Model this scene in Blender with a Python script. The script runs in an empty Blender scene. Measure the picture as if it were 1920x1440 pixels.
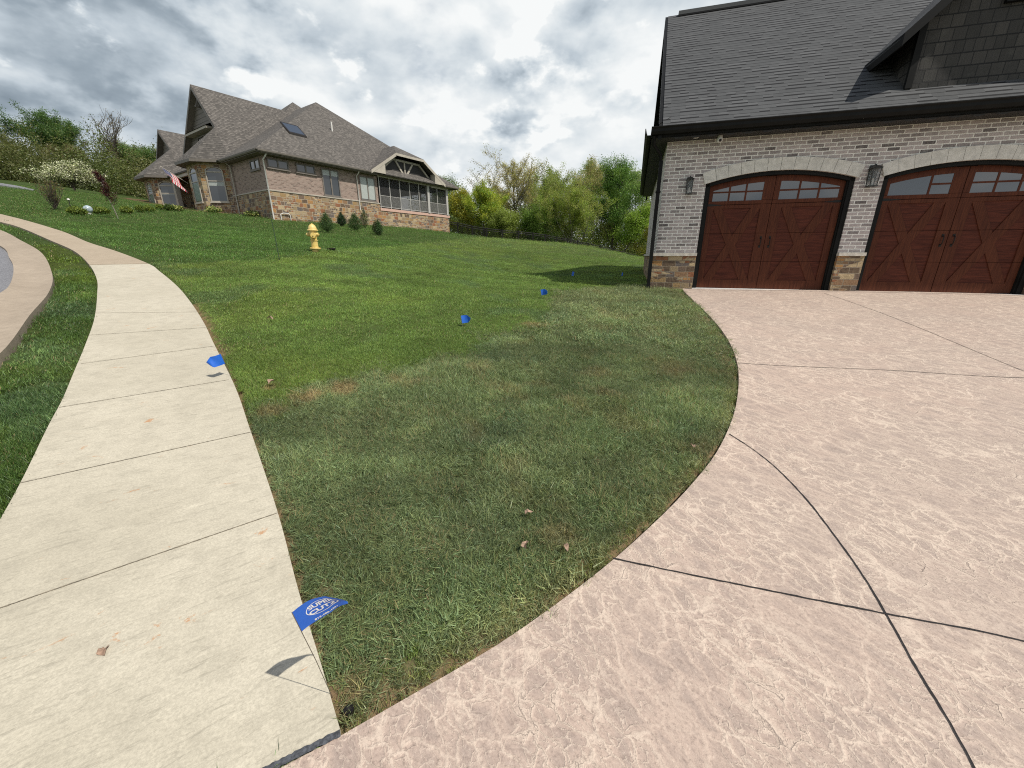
import bpy, bmesh, math, random
import numpy as np
from mathutils import Vector, Matrix, Euler
R = math.radians
random.seed(7)
SC = bpy.context.scene
COL = SC.collection
# ------------------------------------------------------------------ camera, world, sun, exposure
F_PX = 735.0                                   # focal length for a 1920 px wide frame
PITCH = math.atan(240 / 735.0)
cam_d = bpy.data.cameras.new('camera'); cam = bpy.data.objects.new('camera', cam_d); COL.objects.link(cam)
cam_d.sensor_fit = 'HORIZONTAL'; cam_d.sensor_width = 36.0; cam_d.lens = 36.0 * F_PX / 1920.0
cam_d.clip_start = .05; cam_d.clip_end = 2000
cam.location = (0, 0, 0); cam.rotation_euler = (math.pi / 2 - PITCH, 0, 0)
SC.camera = cam
SC.view_settings.view_transform = 'Standard'; SC.view_settings.look = 'None'
SC.view_settings.gamma = 1.0; SC.view_settings.exposure = 0.0
SC.view_settings.use_curve_mapping = False
SC.cycles.use_denoising = False
SC.cycles.filter_width = 1.1
SC.cycles.use_adaptive_sampling = False
SC.cycles.max_bounces = 6; SC.cycles.diffuse_bounces = 3; SC.cycles.sample_clamp_indirect = 4.0

def ray(px, py):
    cx = px - 960; cy = 720 - py
    return np.array([cx, F_PX * math.cos(PITCH) + cy * math.sin(PITCH), -F_PX * math.sin(PITCH) + cy * math.cos(PITCH)])

SUN_TO = Vector((.62, -.42, 1.08)).normalized()          # direction towards the sun
sun_d = bpy.data.lights.new('sun', 'SUN'); sun = bpy.data.objects.new('sun', sun_d); COL.objects.link(sun)
sun_d.energy = 4.6; sun_d.angle = R(.5); sun_d.color = (1.0, .95, .87)
sun.rotation_euler = (-SUN_TO).to_track_quat('-Z', 'Y').to_euler()
sun.location = (0, 0, 40)

def sock(s, v):
    if hasattr(s, 'default_value'): s.default_value = v
class NT:
    """small helper for building node trees"""
    def __init__(self, nt): self.nt = nt
    def n(self, typ, ins=None, **kw):
        nd = self.nt.nodes.new(typ)
        for k, v in kw.items(): setattr(nd, k, v)
        for k, v in (ins or {}).items():
            s = nd.inputs[k]
            if isinstance(v, bpy.types.NodeSocket): self.nt.links.new(v, s)
            else: s.default_value = v
        return nd
    def math(self, op, a, b=None, c=None, clamp=False):
        ins = {0: a}
        if b is not None: ins[1] = b
        if c is not None: ins[2] = c
        return self.n('ShaderNodeMath', ins, operation=op, use_clamp=clamp).outputs[0]
    def mix(self, fac, a, b, typ='MIX'):
        nd = self.n('ShaderNodeMixRGB', {'Fac': fac, 'Color1': a, 'Color2': b}, blend_type=typ)
        return nd.outputs[0]
    def noise(self, vec, scale, detail=4, rough=.55, dist=0.0, out='Fac'):
        nd = self.n('ShaderNodeTexNoise', {'Scale': scale, 'Detail': detail, 'Roughness': rough, 'Distortion': dist})
        if vec is not None: self.nt.links.new(vec, nd.inputs['Vector'])
        return nd.outputs[out]
    def mapping(self, vec, loc=(0, 0, 0), rot=(0, 0, 0), scale=(1, 1, 1)):
        return self.n('ShaderNodeMapping', {'Vector': vec, 'Location': loc, 'Rotation': rot, 'Scale': scale}).outputs[0]
    def grain(self, vec, ang, scale):
        return self.mapping(self.mapping(vec, rot=(0, 0, ang)), scale=scale)
    def ramp(self, fac, stops, interp='LINEAR'):
        nd = self.n('ShaderNodeValToRGB', {'Fac': fac}); cr = nd.color_ramp; cr.interpolation = interp
        while len(cr.elements) < len(stops): cr.elements.new(.5)
        for e, (p, c) in zip(cr.elements, stops):
            e.position = p; e.color = tuple(c) + (1,) if len(c) == 3 else c
        return nd.outputs[0]
    def sm(self, v, a, b, lo=0., hi=1.):
        return self.n('ShaderNodeMapRange', {'Value': v, 'From Min': a, 'From Max': b, 'To Min': lo, 'To Max': hi}, interpolation_type='SMOOTHSTEP').outputs[0]

world = bpy.data.worlds.new('World'); SC.world = world; world.use_nodes = True
W_ = NT(world.node_tree); world.node_tree.nodes.clear()
sky = W_.n('ShaderNodeTexSky', sky_type='NISHITA', sun_disc=False)
sky.sun_elevation = math.asin(SUN_TO.z); sky.sun_rotation = math.atan2(SUN_TO.x, SUN_TO.y)
tc = W_.n('ShaderNodeTexCoord').outputs['Generated']
nrm = W_.n('ShaderNodeVectorMath', {0: tc}, operation='NORMALIZE').outputs[0]
sep = W_.n('ShaderNodeSeparateXYZ', {0: nrm})
cv = W_.mapping(nrm, scale=(1., 1., 1.75))
D_ = lambda off, sc_=2.7, det=7: W_.noise(W_.mapping(cv, loc=(5.3, .7, off)), sc_, det, .50, .1)
d0, d1 = D_(0.), D_(.055); fine = W_.noise(cv, 9., 5, .55)
relief = W_.math('MULTIPLY', W_.math('SUBTRACT', d0, d1), 2.9)       # tops catch the light, undersides stay grey
dens = W_.math('ADD', W_.math('MULTIPLY_ADD', W_.math('SUBTRACT', d0, .5), .90, .685), relief)
# individual cloud masses, by direction in the sky: (px, py) only names the compass direction and height
clouds = [(60, 70, .25, -.30), (280, 100, .24, -.32), (640, 100, .16, -.22), (470, 60, .12, -.12), (1090, 80, .11, -.26), (960, 225, .10, -.14), (1000, 40, .2, -.06), (430, 215, .2, .12),
          (850, 215, .10, .36), (1060, 185, .09, .30), (760, 60, .16, .22), (1180, 140, .10, .18), (650, 25, .12, .12), (1190, 250, .08, .10), (40, 260, .25, .10), (900, 310, .08, -.12), (700, 200, .12, -.02)]
tot = None
for (px, py, rad, amp) in clouds:
    d = ray(px, py); d = d / np.linalg.norm(d)
    sc_ = W_.n('ShaderNodeVectorMath', {0: W_.mapping(nrm, scale=(1, 1, 1.7)), 1: (d[0], d[1], d[2] * 1.7)}, operation='DISTANCE').outputs['Value']
    wob = W_.math('MULTIPLY_ADD', W_.math('SUBTRACT', fine, .5), .34 * rad / .15, sc_)
    b = W_.math('MULTIPLY', W_.sm(wob, rad * 1.15, rad * .2), amp)
    tot = b if tot is None else W_.math('ADD', tot, b)
lum = W_.math('ADD', dens, tot)
for (px, py, rad) in ((860, 215, .20), (1030, 175, .18), (1150, 210, .14), (960, 265, .14)):       # the lower, puffier cumulus
    d = ray(px, py); d = d / np.linalg.norm(d)
    dist = W_.n('ShaderNodeVectorMath', {0: W_.mapping(nrm, scale=(1, 1, 1.5)), 1: (d[0], d[1], d[2] * 1.5)}, operation='DISTANCE').outputs['Value']
    if px == 860: pf = W_.noise(W_.mapping(cv, loc=(1., 4., 0.)), 7., 9, .52, .0); pf2 = W_.noise(W_.mapping(cv, loc=(1., 4., .03)), 7., 9, .52, .0)
    edge = W_.sm(W_.math('ADD', pf, W_.sm(dist, rad, .0, 0., .22)), .57, .74)
    shade = W_.math('MULTIPLY_ADD', W_.math('SUBTRACT', pf, pf2), 2.6, .12)
    lum = W_.math('ADD', lum, W_.math('MULTIPLY', edge, shade))
ccol = W_.ramp(lum, [(.0, (2.3, 2.85, 3.4)), (.22, (3.3, 3.95, 4.55)), (.45, (5.3, 6.0, 6.6)), (.68, (7.2, 7.75, 8.1)), (1., (9.3, 9.5, 9.5))])
cover = W_.math('MAXIMUM', W_.math('MULTIPLY', W_.sm(d0, .40, .30), .25), W_.math('MULTIPLY', W_.sm(sep.outputs[2], .45, .72), .9))   # thinner cloud overhead, out of view, added to weaken the sky's fill light
skyc = W_.mix(cover, ccol, sky.outputs[0])
low = W_.sm(sep.outputs[2], -.02, .0)
skyc = W_.mix(low, (1.0, 1.3, .6, 1), skyc)
bg = W_.n('ShaderNodeBackground', {'Color': skyc, 'Strength': .1})
world.node_tree.links.new(bg.outputs[0], W_.n('ShaderNodeOutputWorld').inputs['Surface'])

# ------------------------------------------------------------------ terrain
CT = np.array([(-1,1,-1.54),(2,1,-1.71),(-3.4,4.3,-1.0),(0,4,-1.23),(3,4,-1.38),(-5.3,12.5,.12),(-8,8.9,-.17),(-6.85,6.67,-.51),(-1,8,-.71),(1.5,7,-.9),
(-20.6,17,1.56),(6,1,-1.6),(10,1,-1.62),(8,5,-1.17),(3.44,9.9,-.75),(6.3,9.05,-.74),(10,8,-.74),(3.2,8.6,-.86),(12,12,-.74),(5.8,17.6,-.60),(3.2,14,-.72),(.7,17,-.76),(-1.5,13,-.42),(8.3,25,-.23),(14,34,-2.0),
(5.4,30,.64),(1.7,33,1.0),(-2.9,37,1.5),(-4.3,28,1.12),(-6,40.1,2.0),(-10.3,34,2.3),(-15.2,27,2.2),(-13.5,29.5,2.22),(-18.6,29.4,2.75),(-20.9,29.3,2.9),(-29,34,4.0),
(-35,30,4.6),(-23.4,22,2.4),(-45,38,6.3),(-38,44,5.6),(-12,4,-.62),(-8,1,-1.15),(-18,6,-.1),(-60,20,4.5),(-60,60,9),(0,60,-.5),(30,40,-3),(40,5,-2),(0,100,-2),(-30,-20,-1.5),(0,-15,-3),(30,-20,-3),(-10,50,2.2),
(-300,300,14),(300,300,-6),(300,-200,-8),(-300,-200,0),(0,300,-4),(-300,50,9),(300,50,-6)], float)
def tps_fit(C):
    n = len(C); d = np.hypot(C[:, None, 0] - C[None, :, 0], C[:, None, 1] - C[None, :, 1])
    K = np.where(d > 0, d * d * np.log(d + 1e-12), 0) + np.eye(n) * .6
    Pm = np.c_[np.ones(n), C[:, :2]]
    A = np.block([[K, Pm], [Pm.T, np.zeros((3, 3))]])
    return np.linalg.solve(A, np.r_[C[:, 2], 0, 0, 0])
TW = tps_fit(CT)
def tz(x, y):
    x = np.asarray(x, float); y = np.asarray(y, float)
    r = TW[-3] + TW[-2] * x + TW[-1] * y
    for i, c in enumerate(CT):
        d2 = (x - c[0]) ** 2 + (y - c[1]) ** 2
        r = r + TW[i] * .5 * d2 * np.log(d2 + 1e-12)
    return r
def G(px, py):
    """where the sight line through a spot of the photograph meets the ground"""
    r = ray(px, py); r = r / r[1]
    Y = np.geomspace(.5, 200, 3000); g = tz(r[0] * Y, Y) - r[2] * Y
    k = int(np.argmax(g > 0))
    if g[k] <= 0: k = int(np.argmax(g[:2200]))
    return (float(r[0] * Y[k]), float(Y[k]))

# ------------------------------------------------------------------ mesh helpers
class MB:
    def __init__(self): self.v = []; self.f = []; self.sm = []
    def add(self, vs, fs, smooth=False):
        o = len(self.v); self.v += [tuple(map(float, p)) for p in vs]
        self.f += [tuple(i + o for i in f) for f in fs]; self.sm += [smooth] * len(fs); return self
    def quad(self, *p): return self.add(p, [tuple(range(len(p)))])
    def box(self, x0, x1, y0, y1, z0, z1):
        v = [(x, y, z) for z in (z0, z1) for y in (y0, y1) for x in (x0, x1)]
        return self.add(v, [(0, 2, 3, 1), (4, 5, 7, 6), (0, 1, 5, 4), (2, 6, 7, 3), (0, 4, 6, 2), (1, 3, 7, 5)])
    def obox(self, c, ux, uy, uz):                      # oriented box, half-axis vectors
        c, ux, uy, uz = map(Vector, (c, ux, uy, uz))
        v = [c + ux * a + uy * b + uz * d for d in (-1, 1) for b in (-1, 1) for a in (-1, 1)]
        return self.add(v, [(0, 2, 3, 1), (4, 5, 7, 6), (0, 1, 5, 4), (2, 6, 7, 3), (0, 4, 6, 2), (1, 3, 7, 5)])
    def prism(self, poly, vec):                        # polygon extruded by vec
        n = len(poly); a = [Vector(p) for p in poly]; b = [p + Vector(vec) for p in a]
        fs = [tuple(range(n))[::-1], tuple(range(n, 2 * n))] + [(i, (i + 1) % n, n + (i + 1) % n, n + i) for i in range(n)]
        return self.add(a + b, fs)
    def tube(self, pts, rads, k=8, caps=True, smooth=True):
        pts = [Vector(p) for p in pts]; n = len(pts)
        if not hasattr(rads, '__len__'): rads = [rads] * n
        vs = []; prev = None
        for i, p in enumerate(pts):
            d = (pts[min(i + 1, n - 1)] - pts[max(i - 1, 0)]).normalized()
            if prev is None:
                ref = Vector((0, 0, 1)) if abs(d.z) < .9 else Vector((1, 0, 0)); a = d.cross(ref).normalized()
            else:
                a = (prev - d * prev.dot(d)).normalized()
            prev = a; b = d.cross(a)
            for j in range(k):
                t = 2 * math.pi * j / k; vs.append(p + (a * math.cos(t) + b * math.sin(t)) * rads[i])
        fs = [(i * k + j, i * k + (j + 1) % k, (i + 1) * k + (j + 1) % k, (i + 1) * k + j) for i in range(n - 1) for j in range(k)]
        self.add(vs, fs, smooth)
        if caps: self.add(vs[:k], [tuple(range(k))[::-1]]); self.add(vs[-k:], [tuple(range(k))])
        return self
    def lathe(self, prof, k=16, c=(0, 0, 0), smooth=True):
        return self.tube([(c[0], c[1], c[2] + z) for r, z in prof], [r for r, z in prof], k, True, smooth) if all(prof[i][1] < prof[i + 1][1] for i in range(len(prof) - 1)) else None
    def build(self, name, mat, parent=None, smooth=None):
        me = bpy.data.meshes.new(name); me.from_pydata(self.v, [], self.f); me.update()
        o = bpy.data.objects.new(name, me); COL.objects.link(o)
        if mat: me.materials.append(mat)
        me.polygons.foreach_set('use_smooth', self.sm if smooth is None else [smooth] * len(self.f))
        auto_uv(me)
        if parent: o.parent = parent
        return o
def auto_uv(me):
    uv = me.uv_layers.new(name='UVMap'); Z = Vector((0, 0, 1))
    n = len(me.loops)
    if n > 60000: return
    co = np.empty(len(me.vertices) * 3); me.vertices.foreach_get('co', co); co = co.reshape(-1, 3)
    out = np.zeros((n, 2))
    for p in me.polygons:
        nz = p.normal
        if abs(nz.z) > .97: u, v = Vector((1, 0, 0)), Vector((0, 1, 0))
        else:
            u = Z.cross(nz).normalized(); v = nz.cross(u)
        ids = list(p.vertices); P = co[ids]; ls = p.loop_start
        out[ls:ls + p.loop_total, 0] = P @ np.array(u); out[ls:ls + p.loop_total, 1] = P @ np.array(v)
    uv.data.foreach_set('uv', out.ravel())
def tag(o, label=None, cat=None, group=None, kind=None):
    if label: o['label'] = label
    if cat: o['category'] = cat
    if group: o['group'] = group
    if kind: o['kind'] = kind
    return o
def empty(name, loc, rz=0, label=None, cat=None, group=None):
    o = bpy.data.objects.new(name, None); COL.objects.link(o); o.location = loc; o.rotation_euler = (0, 0, rz)
    o.empty_display_size = .2
    return tag(o, label, cat, group)
def copy_tree(o, parent=None):
    kids = [k for k in list(bpy.data.objects) if k.parent == o]
    c = o.copy(); COL.objects.link(c)
    if parent: c.parent = parent
    for k in kids: copy_tree(k, c)
    return c

# ------------------------------------------------------------------ materials
def mat(name):
    m = bpy.data.materials.new(name); m.use_nodes = True; m.node_tree.nodes.clear(); return m, NT(m.node_tree)
def finish(m, T, color, rough=.7, bump=None, bstr=.3, bdist=.01, metallic=0., spec=.5, coat=0.):
    ins = {'Base Color': color, 'Roughness': rough, 'Metallic': metallic, 'Specular IOR Level': spec, 'Coat Weight': coat}
    p = T.n('ShaderNodeBsdfPrincipled', ins)
    if bump is not None:
        b = T.n('ShaderNodeBump', {'Height': bump, 'Strength': bstr, 'Distance': bdist}); T.nt.links.new(b.outputs[0], p.inputs['Normal'])
    T.nt.links.new(p.outputs[0], T.n('ShaderNodeOutputMaterial').inputs['Surface'])
    return m
def c4(r, g, b): return (r, g, b, 1)
def simple(name, col, rough=.6, metallic=0., var=.15, vscale=9., spec=.5, bump=.0):
    m, T = mat(name); pos = T.n('ShaderNodeTexCoord').outputs['Object']
    n = T.noise(pos, vscale, 5, .6)
    f = T.sm(n, .3, .7)
    c = T.mix(f, c4(*[x * (1 - var) for x in col]), c4(*[min(1, x * (1 + var)) for x in col]))
    r = T.math('MULTIPLY_ADD', n, .2, rough - .1)
    return finish(m, T, c, r, T.noise(pos, vscale * 8, 4) if bump else None, bump, .004, metallic, spec)
def uvnode(T): return T.n('ShaderNodeTexCoord').outputs['UV']
def brick_mat(name, ca, cb, cm, w, h, mortar, dark=None, warp=.003, bdist=.006, smear=0., rough=.85, offset=.5, squash=1., sqf=2):
    m, T = mat(name); uv = uvnode(T)
    wn = T.noise(uv, 3 / w, 3, .5, 0, 'Color')
    wv = T.n('ShaderNodeVectorMath', {0: T.n('ShaderNodeVectorMath', {0: wn, 1: (.5, .5, .5)}, operation='SUBTRACT').outputs[0], 'Scale': warp * 2}, operation='SCALE').outputs[0]
    v = T.n('ShaderNodeVectorMath', {0: uv, 1: wv}, operation='ADD').outputs[0]
    b = T.n('ShaderNodeTexBrick', {'Vector': v, 'Color1': c4(0, 0, 0), 'Color2': c4(1, 1, 1), 'Mortar': c4(.5, .5, .5), 'Scale': 1., 'Mortar Size': mortar, 'Mortar Smooth': .3, 'Bias': 0., 'Brick Width': w, 'Row Height': h}, offset=offset, offset_frequency=2, squash=squash, squash_frequency=sqf)
    rnd = b.outputs['Color']; mf = b.outputs['Fac']
    stops = [(0, ca), (.55, cb)] if dark is None else [(0., dark), (.14, ca), (.5, cb), (.85, tuple(x * 1.12 for x in cb))]
    c = T.ramp(rnd, stops)
    n = T.noise(uv, 40, 5, .65); n2 = T.noise(uv, 5, 4, .6)
    c = T.mix(T.sm(n, .45, .75, 0, .35), c, T.mix(.5, c, c4(*cm)))
    c = T.mix(T.sm(n, .45, .25, 0, .5), c, T.mix(.6, c, c4(.03, .025, .025)))
    c = T.mix(T.sm(n2, .45, .8, 0, smear), c, c4(*cm))
    c = T.mix(mf, c, T.mix(T.sm(n, .3, .7), c4(*[x * .85 for x in cm]), c4(*cm)))
    hgt = T.math('SUBTRACT', T.math('MULTIPLY', n, .35), mf)
    return finish(m, T, c, rough, hgt, .7, bdist)
def shingle_mat(name, stops, w, h, line=.35):
    m, T = mat(name); uv = uvnode(T)
    b = T.n('ShaderNodeTexBrick', {'Vector': uv, 'Color1': c4(0, 0, 0), 'Color2': c4(1, 1, 1), 'Mortar': c4(.5, .5, .5), 'Scale': 1., 'Mortar Size': .0, 'Mortar Smooth': .1, 'Brick Width': w, 'Row Height': h}, offset=.37, offset_frequency=3, squash=.62, squash_frequency=2)
    su = T.n('ShaderNodeSeparateXYZ', {0: uv})
    fr = T.math('FRACT', T.math('DIVIDE', su.outputs[1], h))                        # 0 at the lower edge of each course
    row = T.math('FLOOR', T.math('DIVIDE', su.outputs[1], h))
    # every second tab is a doubled (thicker) tooth, so the shadow line painted on its lower edge is heavier
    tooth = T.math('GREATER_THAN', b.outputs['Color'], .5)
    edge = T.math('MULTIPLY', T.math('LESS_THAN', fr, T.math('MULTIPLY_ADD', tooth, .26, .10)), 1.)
    n = T.noise(uv, 60, 4, .7); n2 = T.noise(uv, 1.4, 4, .6)
    c = T.ramp(T.math('ADD', T.math('MULTIPLY', b.outputs['Color'], .6), T.math('MULTIPLY', n, .4)), stops)
    c = T.mix(T.sm(n2, .3, .7, 0, .22), c, T.mix(.5, c, c4(.02, .02, .02)))
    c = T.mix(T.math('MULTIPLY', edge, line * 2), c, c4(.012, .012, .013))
    hgt = T.math('ADD', T.math('MULTIPLY', T.math('SUBTRACT', 1., fr), .7), T.math('ADD', T.math('MULTIPLY', tooth, .4), T.math('MULTIPLY', n, .25)))
    return finish(m, T, c, .92, hgt, .8, .012, spec=.25)
M = {}
M['gbrick'] = brick_mat('garage brick', (.24, .205, .198), (.40, .345, .33), (.85, .82, .76), .215, .0725, .0105, dark=(.10, .082, .08), warp=.0035, smear=.22)
M['lbrick'] = brick_mat('brown brick', (.19, .13, .105), (.27, .195, .16), (.37, .31, .26), .21, .075, .009, dark=(.13, .09, .075), smear=.0, warp=.0)
M['gsh'] = shingle_mat('charcoal shingles', [(.1, (.062, .064, .065)), (.5, (.080, .082, .083)), (.9, (.108, .11, .111))], .30, .143, .5)
M['lsh'] = shingle_mat('weathered wood shingles', [(.2, (.082, .075, .067)), (.5, (.122, .111, .099)), (.8, (.185, .168, .148))], .16, .15, .3)
def stone_mat(name, w, h, stops, cm, warp, mortar=.012, sq=.55):
    m, T = mat(name); uv = uvnode(T)
    wn = T.noise(uv, 3.2, 3, .5, 0, 'Color')
    wv = T.n('ShaderNodeVectorMath', {0: T.n('ShaderNodeVectorMath', {0: wn, 1: (.5, .5, .5)}, operation='SUBTRACT').outputs[0], 'Scale': warp * 2}, operation='SCALE').outputs[0]
    v = T.n('ShaderNodeVectorMath', {0: uv, 1: wv}, operation='ADD').outputs[0]
    def br(sc, w, h, off):
        return T.n('ShaderNodeTexBrick', {'Vector': T.mapping(v, loc=(off, off * .37, 0)), 'Color1': c4(0, 0, 0), 'Color2': c4(1, 1, 1), 'Mortar': c4(.5, .5, .5), 'Scale': sc, 'Mortar Size': mortar, 'Mortar Smooth': .25, 'Brick Width': w, 'Row Height': h}, offset=.43, offset_frequency=2, squash=sq, squash_frequency=3)
    b1 = br(1, w, h, 0); b2 = br(1, w * .62, h * .5, 0)
    sel = T.math('GREATER_THAN', T.noise(T.mapping(uv, scale=(1 / w, 1 / h, 1)), .45, 1, .4), .53)
    rnd = T.mix(sel, b1.outputs['Color'], b2.outputs['Color']); mf = T.mix(sel, b1.outputs['Fac'], b2.outputs['Fac'])
    c = T.ramp(rnd, stops, 'CONSTANT')
    n = T.noise(uv, 22, 6, .7); n3 = T.noise(uv, 9, 3, .6)
    c = T.mix(T.sm(n3, .4, .65, 0, .45), c, T.mix(.5, c, c4(.42, .30, .17)))
    c = T.mix(T.sm(n, .25, .75, .0, .55), T.mix(.55, c, c4(.05, .04, .03)), c)
    c = T.mix(mf, c, c4(*cm))
    hgt = T.math('SUBTRACT', T.math('MULTIPLY_ADD', n, .8, T.math('MULTIPLY', rnd, .4)), mf)
    return finish(m, T, c, .85, hgt, .9, .018)
ST = [(0, (.14, .085, .05)), (.12, (.46, .29, .12)), (.22, (.20, .13, .09)), (.32, (.55, .41, .23)), (.42, (.36, .13, .05)), (.52, (.40, .29, .16)), (.62, (.15, .125, .12)), (.70, (.66, .50, .29)), (.82, (.36, .20, .10)), (.9, (.55, .28, .09))]
M['gstone'] = stone_mat('ledge stone', .30, .125, ST, (.30, .24, .17), .012, .007, .6)
M['lstone'] = stone_mat('field stone', .40, .25, ST, (.40, .33, .24), .07, .017, .6)
M['cap'] = simple('limestone cap', (.50, .46, .40), .85, var=.22, vscale=14, bump=.5)
M['archstone'] = simple('limestone arch', (.62, .595, .54), .85, var=.12, vscale=11, bump=.5)
M['black'] = simple('black aluminium trim', (.010, .010, .0095), .6, var=.25, vscale=4, spec=.14)
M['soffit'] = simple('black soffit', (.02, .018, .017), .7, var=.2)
M['tan'] = simple('taupe trim', (.40, .36, .30), .6, var=.1, vscale=4)
M['taupe'] = simple('dark taupe trim', (.155, .135, .115), .6, var=.12, vscale=4)
M['post'] = simple('aged grey white paint', (.40, .385, .36), .6, var=.1); M['white'] = simple('white paint', (.62, .60, .56), .5, var=.06)
M['pink'] = simple('pink concrete band', (.52, .34, .27), .8, var=.1)
M['floor'] = simple('light threshold', (.62, .60, .57), .7, var=.1)
M['bronze'] = simple('dark bronze', (.035, .030, .026), .45, .5, var=.3, vscale=20)
M['iron'] = simple('wrought iron', (.012, .010, .009), .5, .4)
def glass(name, col, rough=.04, spec=.9):
    m, T = mat(name); pos = T.n('ShaderNodeTexCoord').outputs['Object']
    b = T.noise(pos, 1.3, 2, .5)
    return finish(m, T, c4(*col), rough, b, .12, .01, spec=spec, coat=.5)
M['glass'] = glass('window glass', (.018, .022, .026)); M['dglass'] = glass('garage door glass', (.05, .06, .075), .05, 1.)
def louver(name, ca, cb, h):
    m, T = mat(name); uv = uvnode(T); s = T.n('ShaderNodeSeparateXYZ', {0: uv})
    fr = T.math('FRACT', T.math('DIVIDE', s.outputs[1], h)); c = T.mix(T.sm(fr, .1, .9), c4(*ca), c4(*cb))
    return finish(m, T, c, .35, fr, .5, .01, spec=.8)
M['blind'] = louver('window blind', (.30, .32, .30), (.42, .45, .42), .06)
M['gblind'] = louver('green tinted blind', (.10, .15, .12), (.16, .22, .18), .08)
def siding_mat(name, col, h, var=.2):
    m, T = mat(name); uv = uvnode(T); s = T.n('ShaderNodeSeparateXYZ', {0: uv})
    fr = T.math('FRACT', T.math('DIVIDE', s.outputs[1], h))
    n = T.noise(T.mapping(uv, scale=(1, 12, 1)), 4, 4, .6)
    c = T.mix(T.sm(n, .3, .7), c4(*[x * (1 - var) for x in col]), c4(*[x * (1 + var) for x in col]))
    c = T.mix(T.math('LESS_THAN', fr, .09), c, c4(*[x * .3 for x in col]))
    return finish(m, T, c, .7, T.math('SUBTRACT', 1., fr), .8, .02)
M['lsiding'] = siding_mat('taupe lap siding', (.17, .15, .13), .28)
def shake_mat():
    m, T = mat('charcoal shake siding'); uv = uvnode(T)
    b = T.n('ShaderNodeTexBrick', {'Vector': uv, 'Color1': c4(0, 0, 0), 'Color2': c4(1, 1, 1), 'Mortar': c4(0, 0, 0), 'Scale': 1., 'Mortar Size': .006, 'Mortar Smooth': .1, 'Brick Width': .19, 'Row Height': .2}, offset=.4, offset_frequency=2, squash=.75, squash_frequency=3)
    s = T.n('ShaderNodeSeparateXYZ', {0: uv}); fr = T.math('FRACT', T.math('DIVIDE', s.outputs[1], .2))
    g = T.noise(T.mapping(uv, scale=(60, 1.2, 1)), 1.6, 4, .7); n2 = T.noise(uv, 3, 4, .6)
    v = T.math('ADD', T.math('MULTIPLY', g, .55), T.math('MULTIPLY', b.outputs['Color'], .25))
    c = T.ramp(v, [(.2, (.024, .023, .021)), (.45, (.045, .042, .038)), (.7, (.085, .078, .068))])
    c = T.mix(T.sm(n2, .55, .75, 0, .25), c, c4(.13, .125, .11))
    c = T.mix(T.math('LESS_THAN', fr, .07), c, c4(.006, .006, .006))
    c = T.mix(b.outputs['Fac'], c, c4(.008, .008, .008))
    h = T.math('ADD', T.math('MULTIPLY', T.math('SUBTRACT', 1., fr), .9), T.math('SUBTRACT', T.math('MULTIPLY', g, .3), b.outputs['Fac']))
    return finish(m, T, c, .75, h, .9, .02)
M['shake'] = shake_mat()
def wood_mat(name, horiz, ca, cb):
    m, T = mat(name); p = T.n('ShaderNodeTexCoord').outputs['Object']
    v = T.mapping(p, scale=(1.2, 4, 16) if horiz else (22, 4, 1.1))
    g = T.noise(v, 2.2, 6, .65, .8); n2 = T.noise(p, 2.5, 3, .5)
    c = T.mix(T.sm(g, .3, .72), c4(*ca), c4(*cb)); c = T.mix(T.sm(n2, .3, .7, 0, .3), c, T.mix(.5, c, c4(.03, .008, .005)))
    return finish(m, T, c, T.math('MULTIPLY_ADD', g, .25, .42), g, .3, .004, spec=.14)
M['doorp'] = wood_mat('mahogany panel', True, (.056, .0150, .0095), (.125, .035, .020))
M['doors'] = wood_mat('mahogany stile', False, (.064, .019, .0105), (.128, .041, .020))

def concrete_mat(name, ca, cb, stain=(.42, .2, .08), speck=.5, broom=True, stain_amt=.75):
    m, T = mat(name); p = T.n('ShaderNodeNewGeometry').outputs['Position']
    n1 = T.noise(p, .9, 5, .6); n2 = T.noise(p, 9, 6, .65); n3 = T.noise(p, 95, 4, .8); n4 = T.noise(p, 2.3, 6, .7, 1.2)
    c = T.mix(T.sm(n1, .3, .7), c4(*ca), c4(*cb))
    c = T.mix(T.sm(n2, .4, .7, 0, .4), c, c4(*[x * .72 for x in ca]))
    c = T.mix(T.sm(n3, .3, .7, 0, speck), c, c4(*[x * .55 for x in ca]))
    # broom marks that run across the walk
    br = T.noise(T.grain(p, R(-34), (4.5, 30, 1)), 1.6, 6, .8, .6)
    c = T.mix(T.sm(br, .52, .66, 0, .5 if broom else 0), c, c4(*[x * .52 for x in ca]))
    c = T.mix(T.sm(br, .42, .3, 0, .35 if broom else 0), c, c4(*[min(1, x * 1.22) for x in cb]))
    # leaf and rust stains
    sp = T.noise(T.grain(p, R(-34), (1, 2.2, 1)), 3.1, 8, .75, .5)
    c = T.mix(T.math('MULTIPLY', T.sm(sp, .63, .69), stain_amt), c, c4(*stain))
    sp2 = T.noise(T.mapping(p, loc=(7, 3, 1)), 7.5, 6, .75, 1.)
    c = T.mix(T.math('MULTIPLY', T.sm(sp2, .655, .72), stain_amt * .8), c, c4(.16, .12, .08))
    h = T.math('ADD', T.math('MULTIPLY', n3, .6), T.math('ADD', T.math('MULTIPLY', n4, .8), T.math('MULTIPLY', br, -.9 if broom else 0)))
    return finish(m, T, c, .9, h, .55, .004, spec=.25)
M['walk'] = concrete_mat('pale sidewalk concrete', (.49, .445, .345), (.575, .525, .415))
M['walk_old'] = concrete_mat('older tan sidewalk concrete', (.40, .325, .235), (.46, .38, .28), stain_amt=.2)
M['curb'] = concrete_mat('tan curb concrete', (.35, .285, .215), (.43, .355, .27), speck=.35, stain=(.2, .15, .11), stain_amt=.5)
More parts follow.
